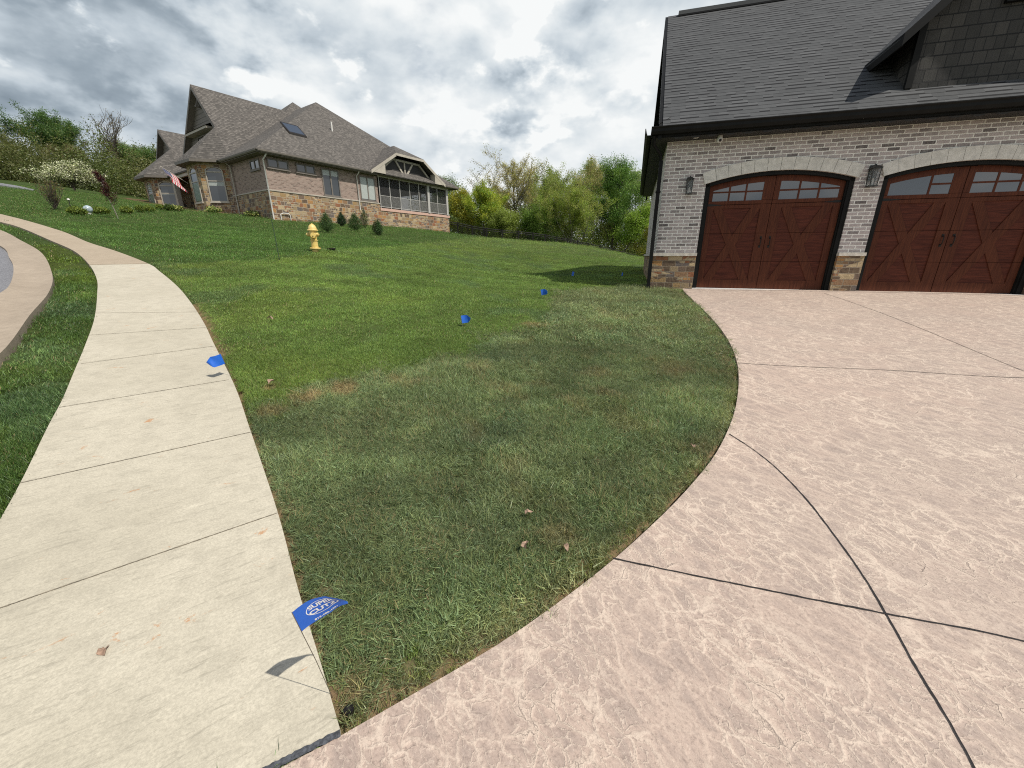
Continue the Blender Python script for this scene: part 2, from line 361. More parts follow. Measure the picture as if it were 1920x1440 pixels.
def stamped():
    m, T = mat('stamped pink concrete'); p = T.n('ShaderNodeNewGeometry').outputs['Position']
    wn = T.noise(p, 1.5, 5, .6, 0, 'Color')
    wv = T.n('ShaderNodeVectorMath', {0: wn, 'Scale': .26}, operation='SCALE').outputs[0]
    v = T.n('ShaderNodeVectorMath', {0: p, 1: wv}, operation='ADD').outputs[0]
    w2 = T.n('ShaderNodeVectorMath', {0: T.noise(p, 7., 5, .65, 0, 'Color'), 'Scale': .11}, operation='SCALE').outputs[0]
    vv = T.n('ShaderNodeVectorMath', {0: v, 1: w2}, operation='ADD').outputs[0]
    def cells(ang, st, sc): return T.n('ShaderNodeTexVoronoi', {'Vector': T.grain(T.mapping(vv, scale=(1, 1, 0)), ang, (1, st, 1)), 'Scale': sc, 'Randomness': 1.}, feature='DISTANCE_TO_EDGE').outputs['Distance']
    e1 = cells(R(50), 2.0, 6.2); e2 = cells(R(35), 2.2, 15.)
    n1 = T.noise(p, .62, 5, .6); n2 = T.noise(T.grain(v, R(50), (1, 2, 1)), 4.5, 8, .72, .6); n3 = T.noise(p, 75, 4, .8); n5 = T.noise(T.grain(v, R(45), (1, 3, 1)), 22, 5, .7); n6 = T.noise(p, 2.4, 4, .6)
    keep = T.sm(n6, .36, .56)
    veins = T.math('MAXIMUM', T.math('MULTIPLY', T.sm(e1, .085, .0), T.math('MULTIPLY_ADD', keep, .7, .3)), T.math('MULTIPLY', T.sm(e2, .08, .0), T.math('MULTIPLY', keep, .8)))
    body = T.math('MULTIPLY', T.sm(e1, .05, .26), T.sm(n2, .3, .6))
    c = T.mix(T.sm(n1, .34, .66), c4(.455, .362, .295), c4(.485, .372, .30))
    c = T.mix(T.math('MULTIPLY', body, .6), c, c4(.315, .25, .213))
    c = T.mix(T.sm(n2, .42, .72, 0, .45), c, c4(.33, .262, .222))
    c = T.mix(T.sm(n5, .46, .72, 0, .55), c, c4(.27, .205, .17))
    c = T.mix(T.math('MULTIPLY', veins, .6), c, c4(.66, .55, .44))
    c = T.mix(T.sm(n3, .48, .72, 0, .65), c, c4(.20, .15, .125)); c = T.mix(T.sm(n3, .44, .25, 0, .55), c, c4(.74, .62, .51))
    cr_ = T.math('MULTIPLY', T.sm(e1, .014, .0), T.sm(T.noise(p, 2.6, 3, .5), .52, .64))
    c = T.mix(T.math('MULTIPLY', cr_, .6), c, c4(.16, .115, .10))
    ys = T.noise(T.grain(T.mapping(p, loc=(3, 5, 0)), R(20), (1, 2.4, 1)), 2.6, 7, .78, 1.)
    c = T.mix(T.math('MULTIPLY', T.sm(ys, .69, .74), .75), c, c4(.36, .25, .09))
    big_ = T.noise(p, .28, 3, .5); c = T.mix(T.sm(big_, .4, .65, 0, .3), c, T.mix(1., c, c4(.80, .80, .82), 'MULTIPLY'))
    h = T.math('ADD', T.math('MULTIPLY', n2, .6), T.math('ADD', T.math('MULTIPLY', veins, .5), T.math('ADD', T.math('MULTIPLY', n5, .7), T.math('MULTIPLY', n3, .35))))
    h = T.math('SUBTRACT', h, T.math('MULTIPLY', cr_, .8))
    return finish(m, T, c, .66, h, .52, .012, spec=.3)
M['drive'] = stamped()
def asphalt():
    m, T = mat('grey asphalt'); p = T.n('ShaderNodeNewGeometry').outputs['Position']
    n = T.noise(p, 45, 4, .8); n2 = T.noise(p, .6, 4, .6)
    c = T.mix(T.sm(n, .35, .7), c4(.12, .12, .13), c4(.30, .30, .31)); c = T.mix(T.sm(n2, .3, .7, 0, .4), c, c4(.15, .15, .16))
    return finish(m, T, c, .9, n, .8, .01, spec=.3)
M['road'] = asphalt()
M['joint'] = simple('dark joint', (.012, .010, .010), .9)
M['wjoint'] = simple('sanded joint', (.19, .16, .115), .95, var=.4, vscale=30); M['foam'] = simple('grey joint filler', (.075, .08, .09), .95, var=.5, vscale=90, bump=.8)
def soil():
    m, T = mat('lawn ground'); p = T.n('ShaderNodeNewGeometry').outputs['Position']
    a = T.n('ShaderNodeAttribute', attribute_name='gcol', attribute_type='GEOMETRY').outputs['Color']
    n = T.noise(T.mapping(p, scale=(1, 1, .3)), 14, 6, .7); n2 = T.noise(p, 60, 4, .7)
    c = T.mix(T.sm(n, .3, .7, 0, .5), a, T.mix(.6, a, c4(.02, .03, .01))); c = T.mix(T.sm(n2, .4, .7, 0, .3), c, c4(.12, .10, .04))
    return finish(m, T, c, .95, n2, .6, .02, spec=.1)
M['soil'] = soil()
M['mulch'] = simple('brown mulch', (.13, .07, .045), .95, var=.5, vscale=40, bump=.8)

# ------------------------------------------------------------------ ground curves
swR_px = [(640,1378),(600,1240),(560,1110),(520,960),(470,810),(440,725),(400,644),(383,608),(358,569),(333,539),(300,511),(278,496),(217,472),(167,456),(111,433),(25,408)]
swL_px = [(0,985),(94,800),(119,753),(144,692),(161,650),(178,600),(183,555),(182,525),(167,497),(139,472),(97,453),(44,430),(0,417)]
dr_px = [(640,1388),(700,1353),(800,1295),(950,1205),(1100,1095),(1200,1010),(1290,920),(1350,840),(1380,760),(1383,690),(1365,640),(1335,600),(1300,565),(1280,545)]
def resample(pts, n):
    """arc-length resample of a smooth (Catmull-Rom) curve through the points"""
    P = np.array(pts, float); P = np.vstack([2 * P[0] - P[1], P, 2 * P[-1] - P[-2]]); out = []
    for i in range(1, len(P) - 2):
        for t in np.linspace(0, 1, 24, endpoint=False):
            a, b, c, d = P[i - 1:i + 3]
            out.append(.5 * ((2 * b) + (-a + c) * t + (2 * a - 5 * b + 4 * c - d) * t * t + (-a + 3 * b - 3 * c + d) * t ** 3))
    out.append(P[-2]); out = np.array(out); s = np.r_[0, np.cumsum(np.hypot(*np.diff(out, axis=0).T))]
    q = np.linspace(0, s[-1], n); return np.c_[np.interp(q, s, out[:, 0]), np.interp(q, s, out[:, 1])]
swR = [G(*p) for p in swR_px]; swR += [(-24.5, 18.9), (-30., 20.6), (-37, 21.5)]
swL = [G(*p) for p in swL_px]
swL = [(-1.86, .26), (-2.25, .98)] + swL + [(-22.6, 17.1), (-29, 19.2), (-37, 20.1)]
drL = [G(*p) for p in dr_px] + [(4.14, 9.70)]
cuR = [(-2.6, -1.6), (-3.1, .0), (-3.8, 1.5), (-4.4, 2.65)] + [G(*p) for p in [(0,680),(60,600),(95,555),(100,520),(80,480),(40,455),(0,435)]] + [(-19.5, 14.9), (-28, 17.6), (-37, 18.4)]
asR = [(-4.7, -1.9), (-5.1, .0), (-5.6, 2.2), (-6.4, 4.3)] + [G(*p) for p in [(0,560),(22,540),(28,510),(20,490),(0,465)]] + [(-16.3, 12.3), (-21, 14.2), (-28.5, 16.4), (-37, 17.2)]
def strip(name, A, B, n, m, mat_, lift=.02, skirt=.14, parent=None, bow=0.):
    """a slab between two edge curves, following the ground"""
    a = resample(A, n) if len(A) != n else np.array(A, float); b = resample(B, n) if len(B) != n else np.array(B, float)
    t = np.linspace(0, 1, m)[None, :, None]; P = a[:, None] * (1 - t) + b[:, None] * t
    z = tz(P[..., 0], P[..., 1]) + lift + bow * (np.abs(t[..., 0] * 2 - 1) ** 2)
    V = np.dstack([P, z]); mb = MB(); vs = V.reshape(-1, 3)
    mb.add(vs, [(i * m + j, i * m + j + 1, (i + 1) * m + j + 1, (i + 1) * m + j) for i in range(n - 1) for j in range(m - 1)], True)
    rim = list(V[:, 0]) + list(V[-1, 1:]) + list(V[:-1, -1][::-1]) + list(V[0, 1:-1][::-1])
    k = len(rim); low = [(p[0], p[1], p[2] - skirt) for p in rim]
    mb.add(rim + low, [(i, k + i, k + (i + 1) % k, (i + 1) % k) for i in range(k)])
    o = mb.build(name, mat_, parent); me = o.data
    if me.polygons[0].normal.z < 0: me.flip_normals()
    return o, a, b
# the walk's joints as matching pairs of points on both edges
def split_at(cur, pt):
    d = np.hypot(cur[:, 0] - pt[0], cur[:, 1] - pt[1]); return int(np.argmin(d))
cR = resample(swR, 700); cL = resample(swL, 700)
old_i, old_j = split_at(cR, G(276, 496)), split_at(cL, G(169, 498))
walk, _, _ = strip('sidewalk', cL[:old_j], cR[:old_i], 90, 12, M['walk']); tag(walk, kind='structure')
walk2, _, _ = strip('sidewalk_far', cL[old_j:], cR[old_i:], 80, 8, M['walk_old']); walk2.name = 'old_sidewalk'; tag(walk2, kind='structure')
def ribbon(mb, pts, width, lift, jag=0.):
    P = resample(pts, max(8, int(8 * len(pts)))) if len(pts) > 2 else np.array([np.array(pts[0]) * (1 - t) + np.array(pts[1]) * t for t in np.linspace(0, 1, 40)])
    P = resample(P[::4] if len(P) > 40 else P, 160)
    d = np.gradient(P, axis=0); d /= np.linalg.norm(d, axis=1)[:, None] + 1e-9; nrm = np.c_[-d[:, 1], d[:, 0]]
    rs = np.random.RandomState(3); w = width * (1 + jag * rs.uniform(-1, 1, len(P))); off = nrm * (width * jag * .5 * rs.uniform(-1, 1, len(P)))[:, None]
    A = P + off + nrm * w[:, None] / 2; B = P + off - nrm * w[:, None] / 2; n = len(P)
    va = np.c_[A, tz(A[:, 0], A[:, 1]) + lift]; vb = np.c_[B, tz(B[:, 0], B[:, 1]) + lift]
    mb.add(list(va) + list(vb), [(i, n + i, n + i + 1, i + 1) for i in range(n - 1)])
jp = [((0,1150),(522,968)), ((40,912),(475,815)), ((112,769),(430,716)), ((153,686),(402,653)), ((167,632),(394,617)), ((181,590),(372,588))]
mb = MB()
for a, b in jp: ribbon(mb, [G(*a), G(*b)], .0055, .0235, .3)
jo = mb.build('joint', M['wjoint'], walk)
# driveway slab
right = [(13.0, -5.)] * 3
nd = 110; dl = [(-.9, -5.0), (-2.4, -2.6), (-2.62, -1.3), (-2.3, -.35), (-1.90, .18), (-1.25, .53)] + drL
dlr = resample(dl, nd)
# drop the corner sharpness: the apron flares beside the end of the walk
rt = np.array([(13.03, y) for y in np.linspace(-6, 7.06, nd)])
drive, _, _ = strip('driveway', dlr, rt, nd, 60, M['drive'], .02, .16); tag(drive, kind='structure')
mb = MB()
ribbon(mb, [G(*p) for p in [(1366,818),(1430,862),(1500,930),(1570,1020),(1625,1100),(1660,1160),(1720,1270),(1780,1370),(1822,1440)]] + [(1.02, -.05), (1.35, -1.2)], .0082, .0245, .3)
ribbon(mb, [G(1148,1054), G(1660,1158), G(1920,1211), (3.2, 1.0), (6., .1)], .008, .0245, .3)
ribbon(mb, [G(1384,684), G(1650,697), G(1920,712), (7.5, 4.1)], .0075, .0245, .2)
ribbon(mb, [G(1545,552), G(1700,608), G(1920,700)], .0075, .0245, .2)
ribbon(mb, [(4.35, 9.45), (8.6, 8.2), (12.5, 7.05)], .012, .0245, .2)
mb.build('joint', M['joint'], drive)
mb = MB(); e0 = np.array(G(640, 1383)); e1 = np.array((-1.88, .22))
ribbon(mb, [tuple(e0), tuple((e0 + e1) / 2), tuple(e1)], .022, .026, .15)
ef = mb.build('expansion_joint', M['foam']); tag(ef, kind='structure')
curb, _, _ = strip('curb', asR, cuR, 160, 10, M['curb'], .03, .14, bow=.035); tag(curb, kind='structure')
far_l = [(-16, -8), (-17, -2), (-18.5, 3), (-22, 6.5), (-28, 8.5), (-37, 9)]
road, _, _ = strip('road', far_l, asR, 120, 14, M['road'], .022, .1); tag(road, kind='structure')
laneA = [(-52, 37.5), (-44.5, 34.6), (-40.2, 33.0), (-36.5, 31.6), (-33.0, 29.9)]; laneB = [(-50, 31), (-42, 29.9), (-37.5, 29.6), (-34.5, 29.5), (-32.4, 29.3)]
lane, _, _ = strip('far_road', laneA, laneB, 30, 5, M['road'], .05, .2); lane.name = 'upper_road'; tag(lane, kind='structure')

def inpoly(x, y, poly):
    x = np.asarray(x); y = np.asarray(y); ins = np.zeros(x.shape, bool); n = len(poly)
    for i in range(n):
        x0, y0 = poly[i]; x1, y1 = poly[(i + 1) % n]
        if y0 == y1: continue
        c = ((y0 > y) != (y1 > y)) & (x < (x1 - x0) * (y - y0) / (y1 - y0) + x0); ins ^= c
    return ins
polys = {'walk': list(map(tuple, cL[::4])) + [tuple(cL[-1]), tuple(cR[-1])] + list(map(tuple, cR[::-4])) + [tuple(cR[0]), tuple(cL[0])], 'curbroad': list(map(tuple, resample(cuR, 150))) + far_l[::-1],
         'drive': list(map(tuple, dlr)) + [(13, 7.06), (13, -6)], 'lane': laneA + laneB[::-1]}
Ua = np.array((.959, -.284)); Um = np.array((.284, .959)); GC = np.array((3.44, 9.9))
polys['garage'] = [tuple(GC + Ua * a + Um * b) for a, b in ((0, 0), (12, 0), (12, 9), (0, 9))]
La = np.array((.5736, .8192)); Lb = np.array((-.8192, .5736)); LC = np.array((-15.2, 27.))
polys['house'] = [tuple(LC + La * a + Lb * b) for a, b in ((0, 0), (16, 0), (16, 24), (0, 24), (0, 19.4), (-1.3, 18), (-1.3, 15.9), (0, 14.6), (0, 9.7), (-1.3, 8.3), (-1.3, 6.4), (0, 5))]
sod_line = [G(*p) for p in [(452,775),(520,752),(600,732),(700,700),(800,684),(880,664),(950,632),(1010,600),(1040,566),(1062,545)]] + [(3.3, 10.3), (3.6, 10.5)]
sod_poly = sod_line + drL[::-1] + [(-.9, .7), (-1.1, 1.1), (-1.4, 1.5), (-1.9, 2.1), G(440,810)]
lot_line = [(-9.0, 8.2), (-7.9, 8.9), G(420,492), G(524,487), G(592,474), G(680,464), G(760,458), G(830,452), (2, 45)]     # the neighbour's darker turf begins here
dark_poly = lot_line + [(8, 70), (-80, 70), (-80, 12), (-20, 12)]
bed_poly = [tuple(LC + La * a + Lb * b) for a, b in ((.3, 3), (-1.9, 4.5), (-2.6, 9), (-1.9, 12), (-2.4, 15), (-2.8, 19), (-1.8, 22), (1, 22), (1, 3))]
class Noise2:
    def __init__(s, seed): s.g = np.random.RandomState(seed).rand(64, 64)
    def __call__(s, x, y, sc, oct=3):
        t = 0; a = 1; tot = 0
        for o in range(oct):
            u = np.asarray(x) * sc + 17.3 * o; v = np.asarray(y) * sc + 5.1 * o
            i = np.floor(u).astype(int); j = np.floor(v).astype(int); fu = u - i; fv = v - j; fu = fu * fu * (3 - 2 * fu); fv = fv * fv * (3 - 2 * fv)
            g = lambda p, q: s.g[p % 64, q % 64]
            t = t + a * ((g(i, j) * (1 - fu) + g(i + 1, j) * fu) * (1 - fv) + (g(i, j + 1) * (1 - fu) + g(i + 1, j + 1) * fu) * fv); tot += a; a *= .5; sc *= 2.1
        return t / tot
N1, N2, N3 = Noise2(1), Noise2(2), Noise2(3)
def sstep(v, a, b): t = np.clip((v - a) / (b - a), 0, 1); return t * t * (3 - 2 * t)
def edge_dist(x, y, C):
    C = np.asarray(C); d = np.full(np.shape(x), 1e9)
    for c in C: d = np.minimum(d, np.hypot(x - c[0], y - c[1]))
    return d
strawC = [(G(640,728), .15, .75), (G(740,712), .12, .4), (G(880,690), .10, .4), (G(585,745), .13, .8), (G(1000,608), .16, .7), (G(500,772), .12, .55), (G(505,725), .07, .6), (G(1120,700), .2, .3), (G(660,1290), .05, .5), (G(1050,1010), .12, .4), (G(1250,690), .3, .3)]
def turf(x, y):
    """own colour of the turf, plus how much of it is sod (0..1)"""
    jx = (N3(x, y, 2.2, 4) - .5) * 1.1; jy = (N2(x + 9, y, 2.2, 4) - .5) * 1.1; rj = np.random.RandomState(4); jx = jx + rj.normal(0, .16, np.shape(x)); jy = jy + rj.normal(0, .16, np.shape(x))
    sod = inpoly(x + jx * .7, y + jy * .7, sod_poly).astype(float)
    dark = inpoly(x + jx, y + jy, dark_poly).astype(float)
    verge = inpoly(x, y, list(map(tuple, cL[::6])) + list(map(tuple, resample(cuR, 100)))[::-1]).astype(float)
    lawn = np.array((.178, .268, .064)); sodc = np.array((.240, .298, .136)); drk = np.array((.105, .190, .042)); vg = np.array((.090, .155, .036)); straw = np.array((.40, .29, .15)); blue = np.array((.12, .19, .095))
    c = np.broadcast_to(lawn, np.shape(x) + (3,)).copy()
    yel = sstep(N1(x, y, .55), .5, .75)[..., None]; c = c * (1 - .4 * yel) + np.array((.24, .31, .065)) * .4 * yel
    mix = lambda c, k, f: c * (1 - f[..., None]) + k * f[..., None]
    c = mix(c, drk, dark); c = mix(c, vg, verge * sstep(N2(x, y, .8), .25, .6)); c = mix(c, np.array((.13, .19, .03)), verge * sstep(y, 6.6, 7.4) * (1 - sstep(y, 10.5, 11.5)))
    # mowing passes
    s = np.sin((x * .35 + y * .94) * 2 * np.pi / 1.15 + 1.5 * N1(x, y, .15)); c = c * (1 + .10 * s * (1 - sod) * sstep(y, 6, 11))[..., None]
    s2 = (N2(x * .5 + y * .1, y * 2.4, .8) - .5); c = c * (1 + .55 * s2 * (1 - sod) * sstep(y, 5, 9))[..., None]
    sn = sstep(N1(x + 3, y + 5, 1.6), .35, .65)[..., None]
    sc_ = sodc * (1 - .35 * sn) + np.array((.13, .19, .075)) * .35 * sn
    yy = sstep(y, 4., 8.5)[..., None]; sc_ = sc_ * (1 - yy * .7) + np.array((.265, .305, .145)) * yy * .7
    c = c * (1 - sod[..., None]) + sc_ * sod[..., None]
    # blue-green clumps of coarser grass
    f = sstep(N3(x + 2, y + 8, 1.1, 2), .62, .74) * (1 - dark) * .7; c = mix(c, blue, f * .6)
    for (p, r, a) in strawC:
        d = np.hypot((x - p[0]), (y - p[1]) * 1.0); f = a * (1 - sstep(d + (N1(x, y, 7) - .5) * r * 1.4, r * .5, r * 1.25)); c = mix(c, straw, f)
    st = sstep(N2(x + 30, y, 3.2), .60, .8) * sod * .4; c = mix(c, np.array((.27, .22, .11)), st)
    return c, sod, dark, verge
def build_ground():
    def ax(lo, hi, n, c0, k):
        t = np.linspace(-1, 1, n); s = np.sinh(t * k) / np.sinh(k); return c0 + np.where(s < 0, s * (c0 - lo), s * (hi - c0))
    X = ax(-900, 900, 361, -2, 6.4); Y = ax(-700, 1000, 361, 6, 6.4)
    xx, yy = np.meshgrid(X, Y); zz = tz(np.clip(xx, -300, 300), np.clip(yy, -200, 300)) - .012
    low = inpoly(xx, yy, polys['walk']) | inpoly(xx, yy, polys['drive']) | inpoly(xx, yy, polys['curbroad']) | inpoly(xx, yy, polys['lane'])
    zz = zz - np.where(low, .06, 0)
    n = len(X); V = np.c_[xx.ravel(), yy.ravel(), zz.ravel()]
    i = np.arange(n - 1); a = (i[:, None] * n + i[None, :]).ravel(); F = np.c_[a, a + 1, a + n + 1, a + n]
    me = bpy.data.meshes.new('ground'); me.from_pydata(V.tolist(), [], F.tolist()); me.update()
    me.polygons.foreach_set('use_smooth', [True] * len(F))
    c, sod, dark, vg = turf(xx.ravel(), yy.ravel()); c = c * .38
    ed = np.minimum(edge_dist(xx.ravel(), yy.ravel(), resample(drL, 160)), 9); ed = np.minimum(ed, edge_dist(xx.ravel(), yy.ravel(), resample(swR[:9], 160)) * 1.5); f = (1 - sstep(ed, .05, .17))[:, None]; c = c * (1 - f) + np.array((.26, .17, .10)) * f
    bed = inpoly(xx.ravel(), yy.ravel(), bed_poly)[:, None]; c = np.where(bed, np.array((.16, .085, .055)), c)
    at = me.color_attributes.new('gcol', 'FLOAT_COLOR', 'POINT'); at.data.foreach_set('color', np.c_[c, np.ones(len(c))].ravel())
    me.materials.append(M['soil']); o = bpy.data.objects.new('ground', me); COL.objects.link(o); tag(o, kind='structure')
build_ground()

# ------------------------------------------------------------------ grass: real blades, tufts set out over the turf
def leafy(name, attr_type, attr, trans=.35, rough=.6, useblade=True):
    m, T = mat(name)
    if attr_type == 'INSTANCER':
        a = T.n('ShaderNodeAttribute', attribute_name=attr, attribute_type='INSTANCER').outputs['Color']
        b = T.n('ShaderNodeAttribute', attribute_name='bcol', attribute_type='GEOMETRY')
        a = T.mix(1.0, a, b.outputs['Color'], 'MULTIPLY'); a = T.mix(b.outputs['Alpha'], c4(.42, .32, .17), a)
    else:
        a = T.n('ShaderNodeAttribute', attribute_name=attr, attribute_type='GEOMETRY').outputs['Color']
    d = T.n('ShaderNodeBsdfDiffuse', {'Color': a}); t = T.n('ShaderNodeBsdfTranslucent', {'Color': T.mix(.5, a, T.mix(1., a, c4(1.2, 1.25, .6), 'MULTIPLY'))})
    g = T.n('ShaderNodeBsdfGlossy', {'Color': c4(.9, .95, 1.), 'Roughness': .42})
    mx = T.n('ShaderNodeMixShader', {0: trans, 1: d.outputs[0], 2: t.outputs[0]})
    mx2 = T.n('ShaderNodeMixShader', {0: .018, 1: mx.outputs[0], 2: g.outputs[0]})
    T.nt.links.new(mx2.outputs[0], T.n('ShaderNodeOutputMaterial').inputs['Surface']); return m
M['blade'] = leafy('grass blade', 'INSTANCER', 'tcol', .3)
def tuft_mesh(name, seed, nb, rad, hmin, hmax, wid, segs, lean):
    rs = np.random.RandomState(seed); V = []; Fc = []; C = []
    for i in range(nb):
        r = rad * math.sqrt(rs.rand()); t = rs.rand() * 2 * math.pi; p = np.array([r * math.cos(t), r * math.sin(t), -.008])
        L = rs.uniform(hmin, hmax); th = rs.rand() * 2 * math.pi; w = wid * rs.uniform(.6, 1.2)
        d = np.array([math.cos(th), math.sin(th), 0]); sd = np.array([-d[1], d[0], 0]); ang = rs.uniform(.05, lean); da = rs.uniform(.1, 1.3) / segs
        b = len(V); val = rs.uniform(.35, 1.75); tint = rs.uniform(.88, 1.12); dry = 0. if rs.rand() < .05 else 1.
        yaw = rs.uniform(-.5, .5)
        for k in range(segs + 1):
            ww = w * (1 - (k / segs) ** 1.6) * .5
            if k < segs: V += [p - sd * ww, p + sd * ww]; C += [(val * tint, val, val * (2 - tint), dry)] * 2
            else: V += [p.copy()]; C += [(val * tint, val, val * (2 - tint), dry)]
            p = p + L / segs * (d * math.sin(ang) + np.array([0, 0, 1]) * math.cos(ang)) + sd * yaw * L / segs * .3; ang += da
        for k in range(segs - 1): Fc.append((b + 2 * k, b + 2 * k + 1, b + 2 * k + 3, b + 2 * k + 2))
        Fc.append((b + 2 * (segs - 1), b + 2 * (segs - 1) + 1, b + 2 * segs))
    me = bpy.data.meshes.new(name); me.from_pydata([tuple(v) for v in V], [], Fc); me.update()
    at = me.color_attributes.new('bcol', 'FLOAT_COLOR', 'POINT'); at.data.foreach_set('color', np.array(C).ravel())
    me.materials.append(M['blade']); return bpy.data.objects.new(name, me)
def tuft_set(name, spec, n=5):
    c = bpy.data.collections.new(name)
    for i in range(n): c.objects.link(tuft_mesh(name + '_tuft', 10 * i + len(name), *spec))
    return c
def scatter(name, pts, rot, scl, col, coll):
    me = bpy.data.meshes.new(name); me.vertices.add(len(pts)); me.vertices.foreach_set('co', np.asarray(pts, np.float32).ravel())
    for nm, ty, fld, data in (('rot', 'FLOAT_VECTOR', 'vector', rot), ('scl', 'FLOAT', 'value', scl), ('tcol', 'FLOAT_COLOR', 'color', np.c_[col, np.ones(len(col))])):
        a = me.attributes.new(nm, ty, 'POINT'); a.data.foreach_set(fld, np.asarray(data, np.float32).ravel())
    o = bpy.data.objects.new(name, me); COL.objects.link(o)
    ng = bpy.data.node_groups.new(name + '_nodes', 'GeometryNodeTree')
    ng.interface.new_socket('Geometry', in_out='INPUT', socket_type='NodeSocketGeometry'); ng.interface.new_socket('Geometry', in_out='OUTPUT', socket_type='NodeSocketGeometry')
    T = NT(ng); gi = T.n('NodeGroupInput'); go = T.n('NodeGroupOutput')
    ci = T.n('GeometryNodeCollectionInfo', {'Collection': coll, 'Separate Children': True, 'Reset Children': True})
    ra = T.n('GeometryNodeInputNamedAttribute', {'Name': 'rot'}, data_type='FLOAT_VECTOR'); sa = T.n('GeometryNodeInputNamedAttribute', {'Name': 'scl'}, data_type='FLOAT')
    mp = T.n('GeometryNodeMeshToPoints', {'Mesh': gi.outputs[0]})
    ip = T.n('GeometryNodeInstanceOnPoints', {'Points': mp.outputs[0], 'Instance': ci.outputs[0], 'Pick Instance': True, 'Scale': sa.outputs[0]})
    e2r = T.n('FunctionNodeEulerToRotation', {0: ra.outputs[0]}); ng.links.new(e2r.outputs[0], ip.inputs['Rotation'])
    ng.links.new(ip.outputs[0], go.inputs[0])
    md = o.modifiers.new('tufts', 'NODES'); md.node_group = ng
    me.materials.append(M['blade'])
    return o
GR = np.random.RandomState(11)
def candidates(dmin, dmax, density):
    # points of the view's wide fan, with a margin to either side
    x0, x1 = -1.75 * dmax if dmax < 20 else -1.5 * dmax, 1.2 * dmax; n = int((x1 - x0) * (dmax + 1) * density)
    x = GR.uniform(x0, x1, n); y = GR.uniform(-.6, dmax, n); d = np.hypot(x, y)
    k = (d >= dmin) & (d < dmax) & (np.abs(x) < 1.55 * np.maximum(y, 0) + 1.4)
    x, y = x[k], y[k]
    bad = np.zeros(len(x), bool)
    for nm, p in polys.items(): bad |= inpoly(x, y, p)
    bad |= inpoly(x, y, bed_poly) & (GR.rand(len(x)) < .93)
    if dmin > 20: bad |= (x > 9) & (y > 33)
    return x[~bad], y[~bad]
rimD = resample(drL, 200); rimW = np.vstack([resample(swR[:10], 260), resample(swL[:10], 260), resample(cuR[:9], 200)])
def grass(name, dmin, dmax, density, coll_lawn, coll_sod, sc, label, rel=1.):
    x, y = candidates(dmin, dmax, density); c, sod, dark, vg = turf(x, y)
    if dmin < 5:                                     # worn, brown edge beside the driveway
        we = edge_dist(x, y, rimW); kk = we > .035; x, y, c, sod, dark, vg = x[kk], y[kk], c[kk], sod[kk], dark[kk], vg[kk]
        ed = edge_dist(x, y, rimD); thin = (ed < .055) & (GR.rand(len(x)) < .7); straw_here = sum((np.hypot(x - p[0], y - p[1]) < r * .7) * a for p, r, a in strawC)
        k = ~thin & (GR.rand(len(x)) > straw_here * .55); x, y, c, sod, dark, vg, ed = x[k], y[k], c[k], sod[k], dark[k], vg[k], ed[k]
        f = (1 - sstep(ed, .05, .2))[:, None] * .5; c = c * (1 - f * .6) + np.array((.30, .24, .12)) * f * .6
    else:
        we = edge_dist(x, y, rimF); kk = we > (.07 if dmin < 12 else .24); x, y, c, sod, dark, vg = x[kk], y[kk], c[kk], sod[kk], dark[kk], vg[kk]
    z = tz(x, y)
    la = (N1(x, y, 1.3, 2) - .5) * 5 * np.pi; amt = np.where(sod > .5, .75, .35) * (.35 + 1.3 * N2(x, y, 2.5, 2)) * rel
    tx, ty = np.cos(la) * amt, np.sin(la) * amt
    rot = np.c_[tx + GR.normal(0, .12, len(x)), ty + GR.normal(0, .12, len(x)), GR.uniform(0, 6.28, len(x))]
    band = N2(x * .45 + .25 * y, y * 2.1 - .5 * x, 1.3, 2); bandf = np.where(sod > .5, .8 + .4 * sstep(band, .25, .75), 1.)
    hgt = bandf * sc * (.66 + .42 * N3(x, y, 1.7, 2) + .38 * N1(x + 7, y, 6., 2)) * np.where(sod > .5, 1.08, np.where(vg > .5, 1.15, .85)) * GR.uniform(.8, 1.2, len(x))
    val = ((.72 + .56 * N1(x + 50, y, 3.5, 3)) * (.80 + .40 * N2(x + 31, y + 7, .9, 3)) * np.where(sod > .5, .82 + .36 * sstep(band, .25, .75), 1.))[:, None] * GR.uniform(.88, 1.12, (len(x), 1)); col = c * val  # clump and sod-row shade put into the tuft colour, plus random tone
    P = np.c_[x, y, z - .01]; s = sod > .5
    out = []
    for nm, k, co in (('sod', s, coll_sod), ('lawn', ~s, coll_lawn)):
        if k.sum() == 0: continue
        o = scatter(nm + '_grass', P[k], rot[k], hgt[k], col[k], co); tag(o, kind='stuff')
        o['category'] = 'grass'; o['label'] = (label[0] if nm == 'sod' else label[1]); out.append(o)
    return out
TA = tuft_set('near', (40, .04, .022, .048, .0026, 3, .7)); TS = tuft_set('sodnear', (42, .04, .026, .060, .0025, 4, 1.0))
TB = tuft_set('mid', (44, .075, .02, .045, .0038, 2, .8)); TSB = tuft_set('sodmid', (44, .075, .024, .052, .0036, 3, 1.1))
TC = tuft_set('far', (70, .2, .02, .05, .008, 2, .9)); TD = tuft_set('vfar', (90, .45, .02, .05, .014, 2, 1.))
rimF = np.vstack([resample(swR, 900), resample(swL, 900), resample(cuR, 700)])
grass('near', 0, 5.2, 1800, TA, TS, 1., ('dull grey green long bladed sod in the foreground beside the driveway', 'green lawn grass beside the near sidewalk'))
grass('mid', 5.2, 12, 420, TB, TSB, 1., ('paler tired sod stretching to the garage corner', 'bright green lawn in the middle distance around the blue flags'))
grass('far', 12, 24, 75, TC, TC, 1., ('sod', 'mown lawn sloping up past the yellow hydrant'), .6)
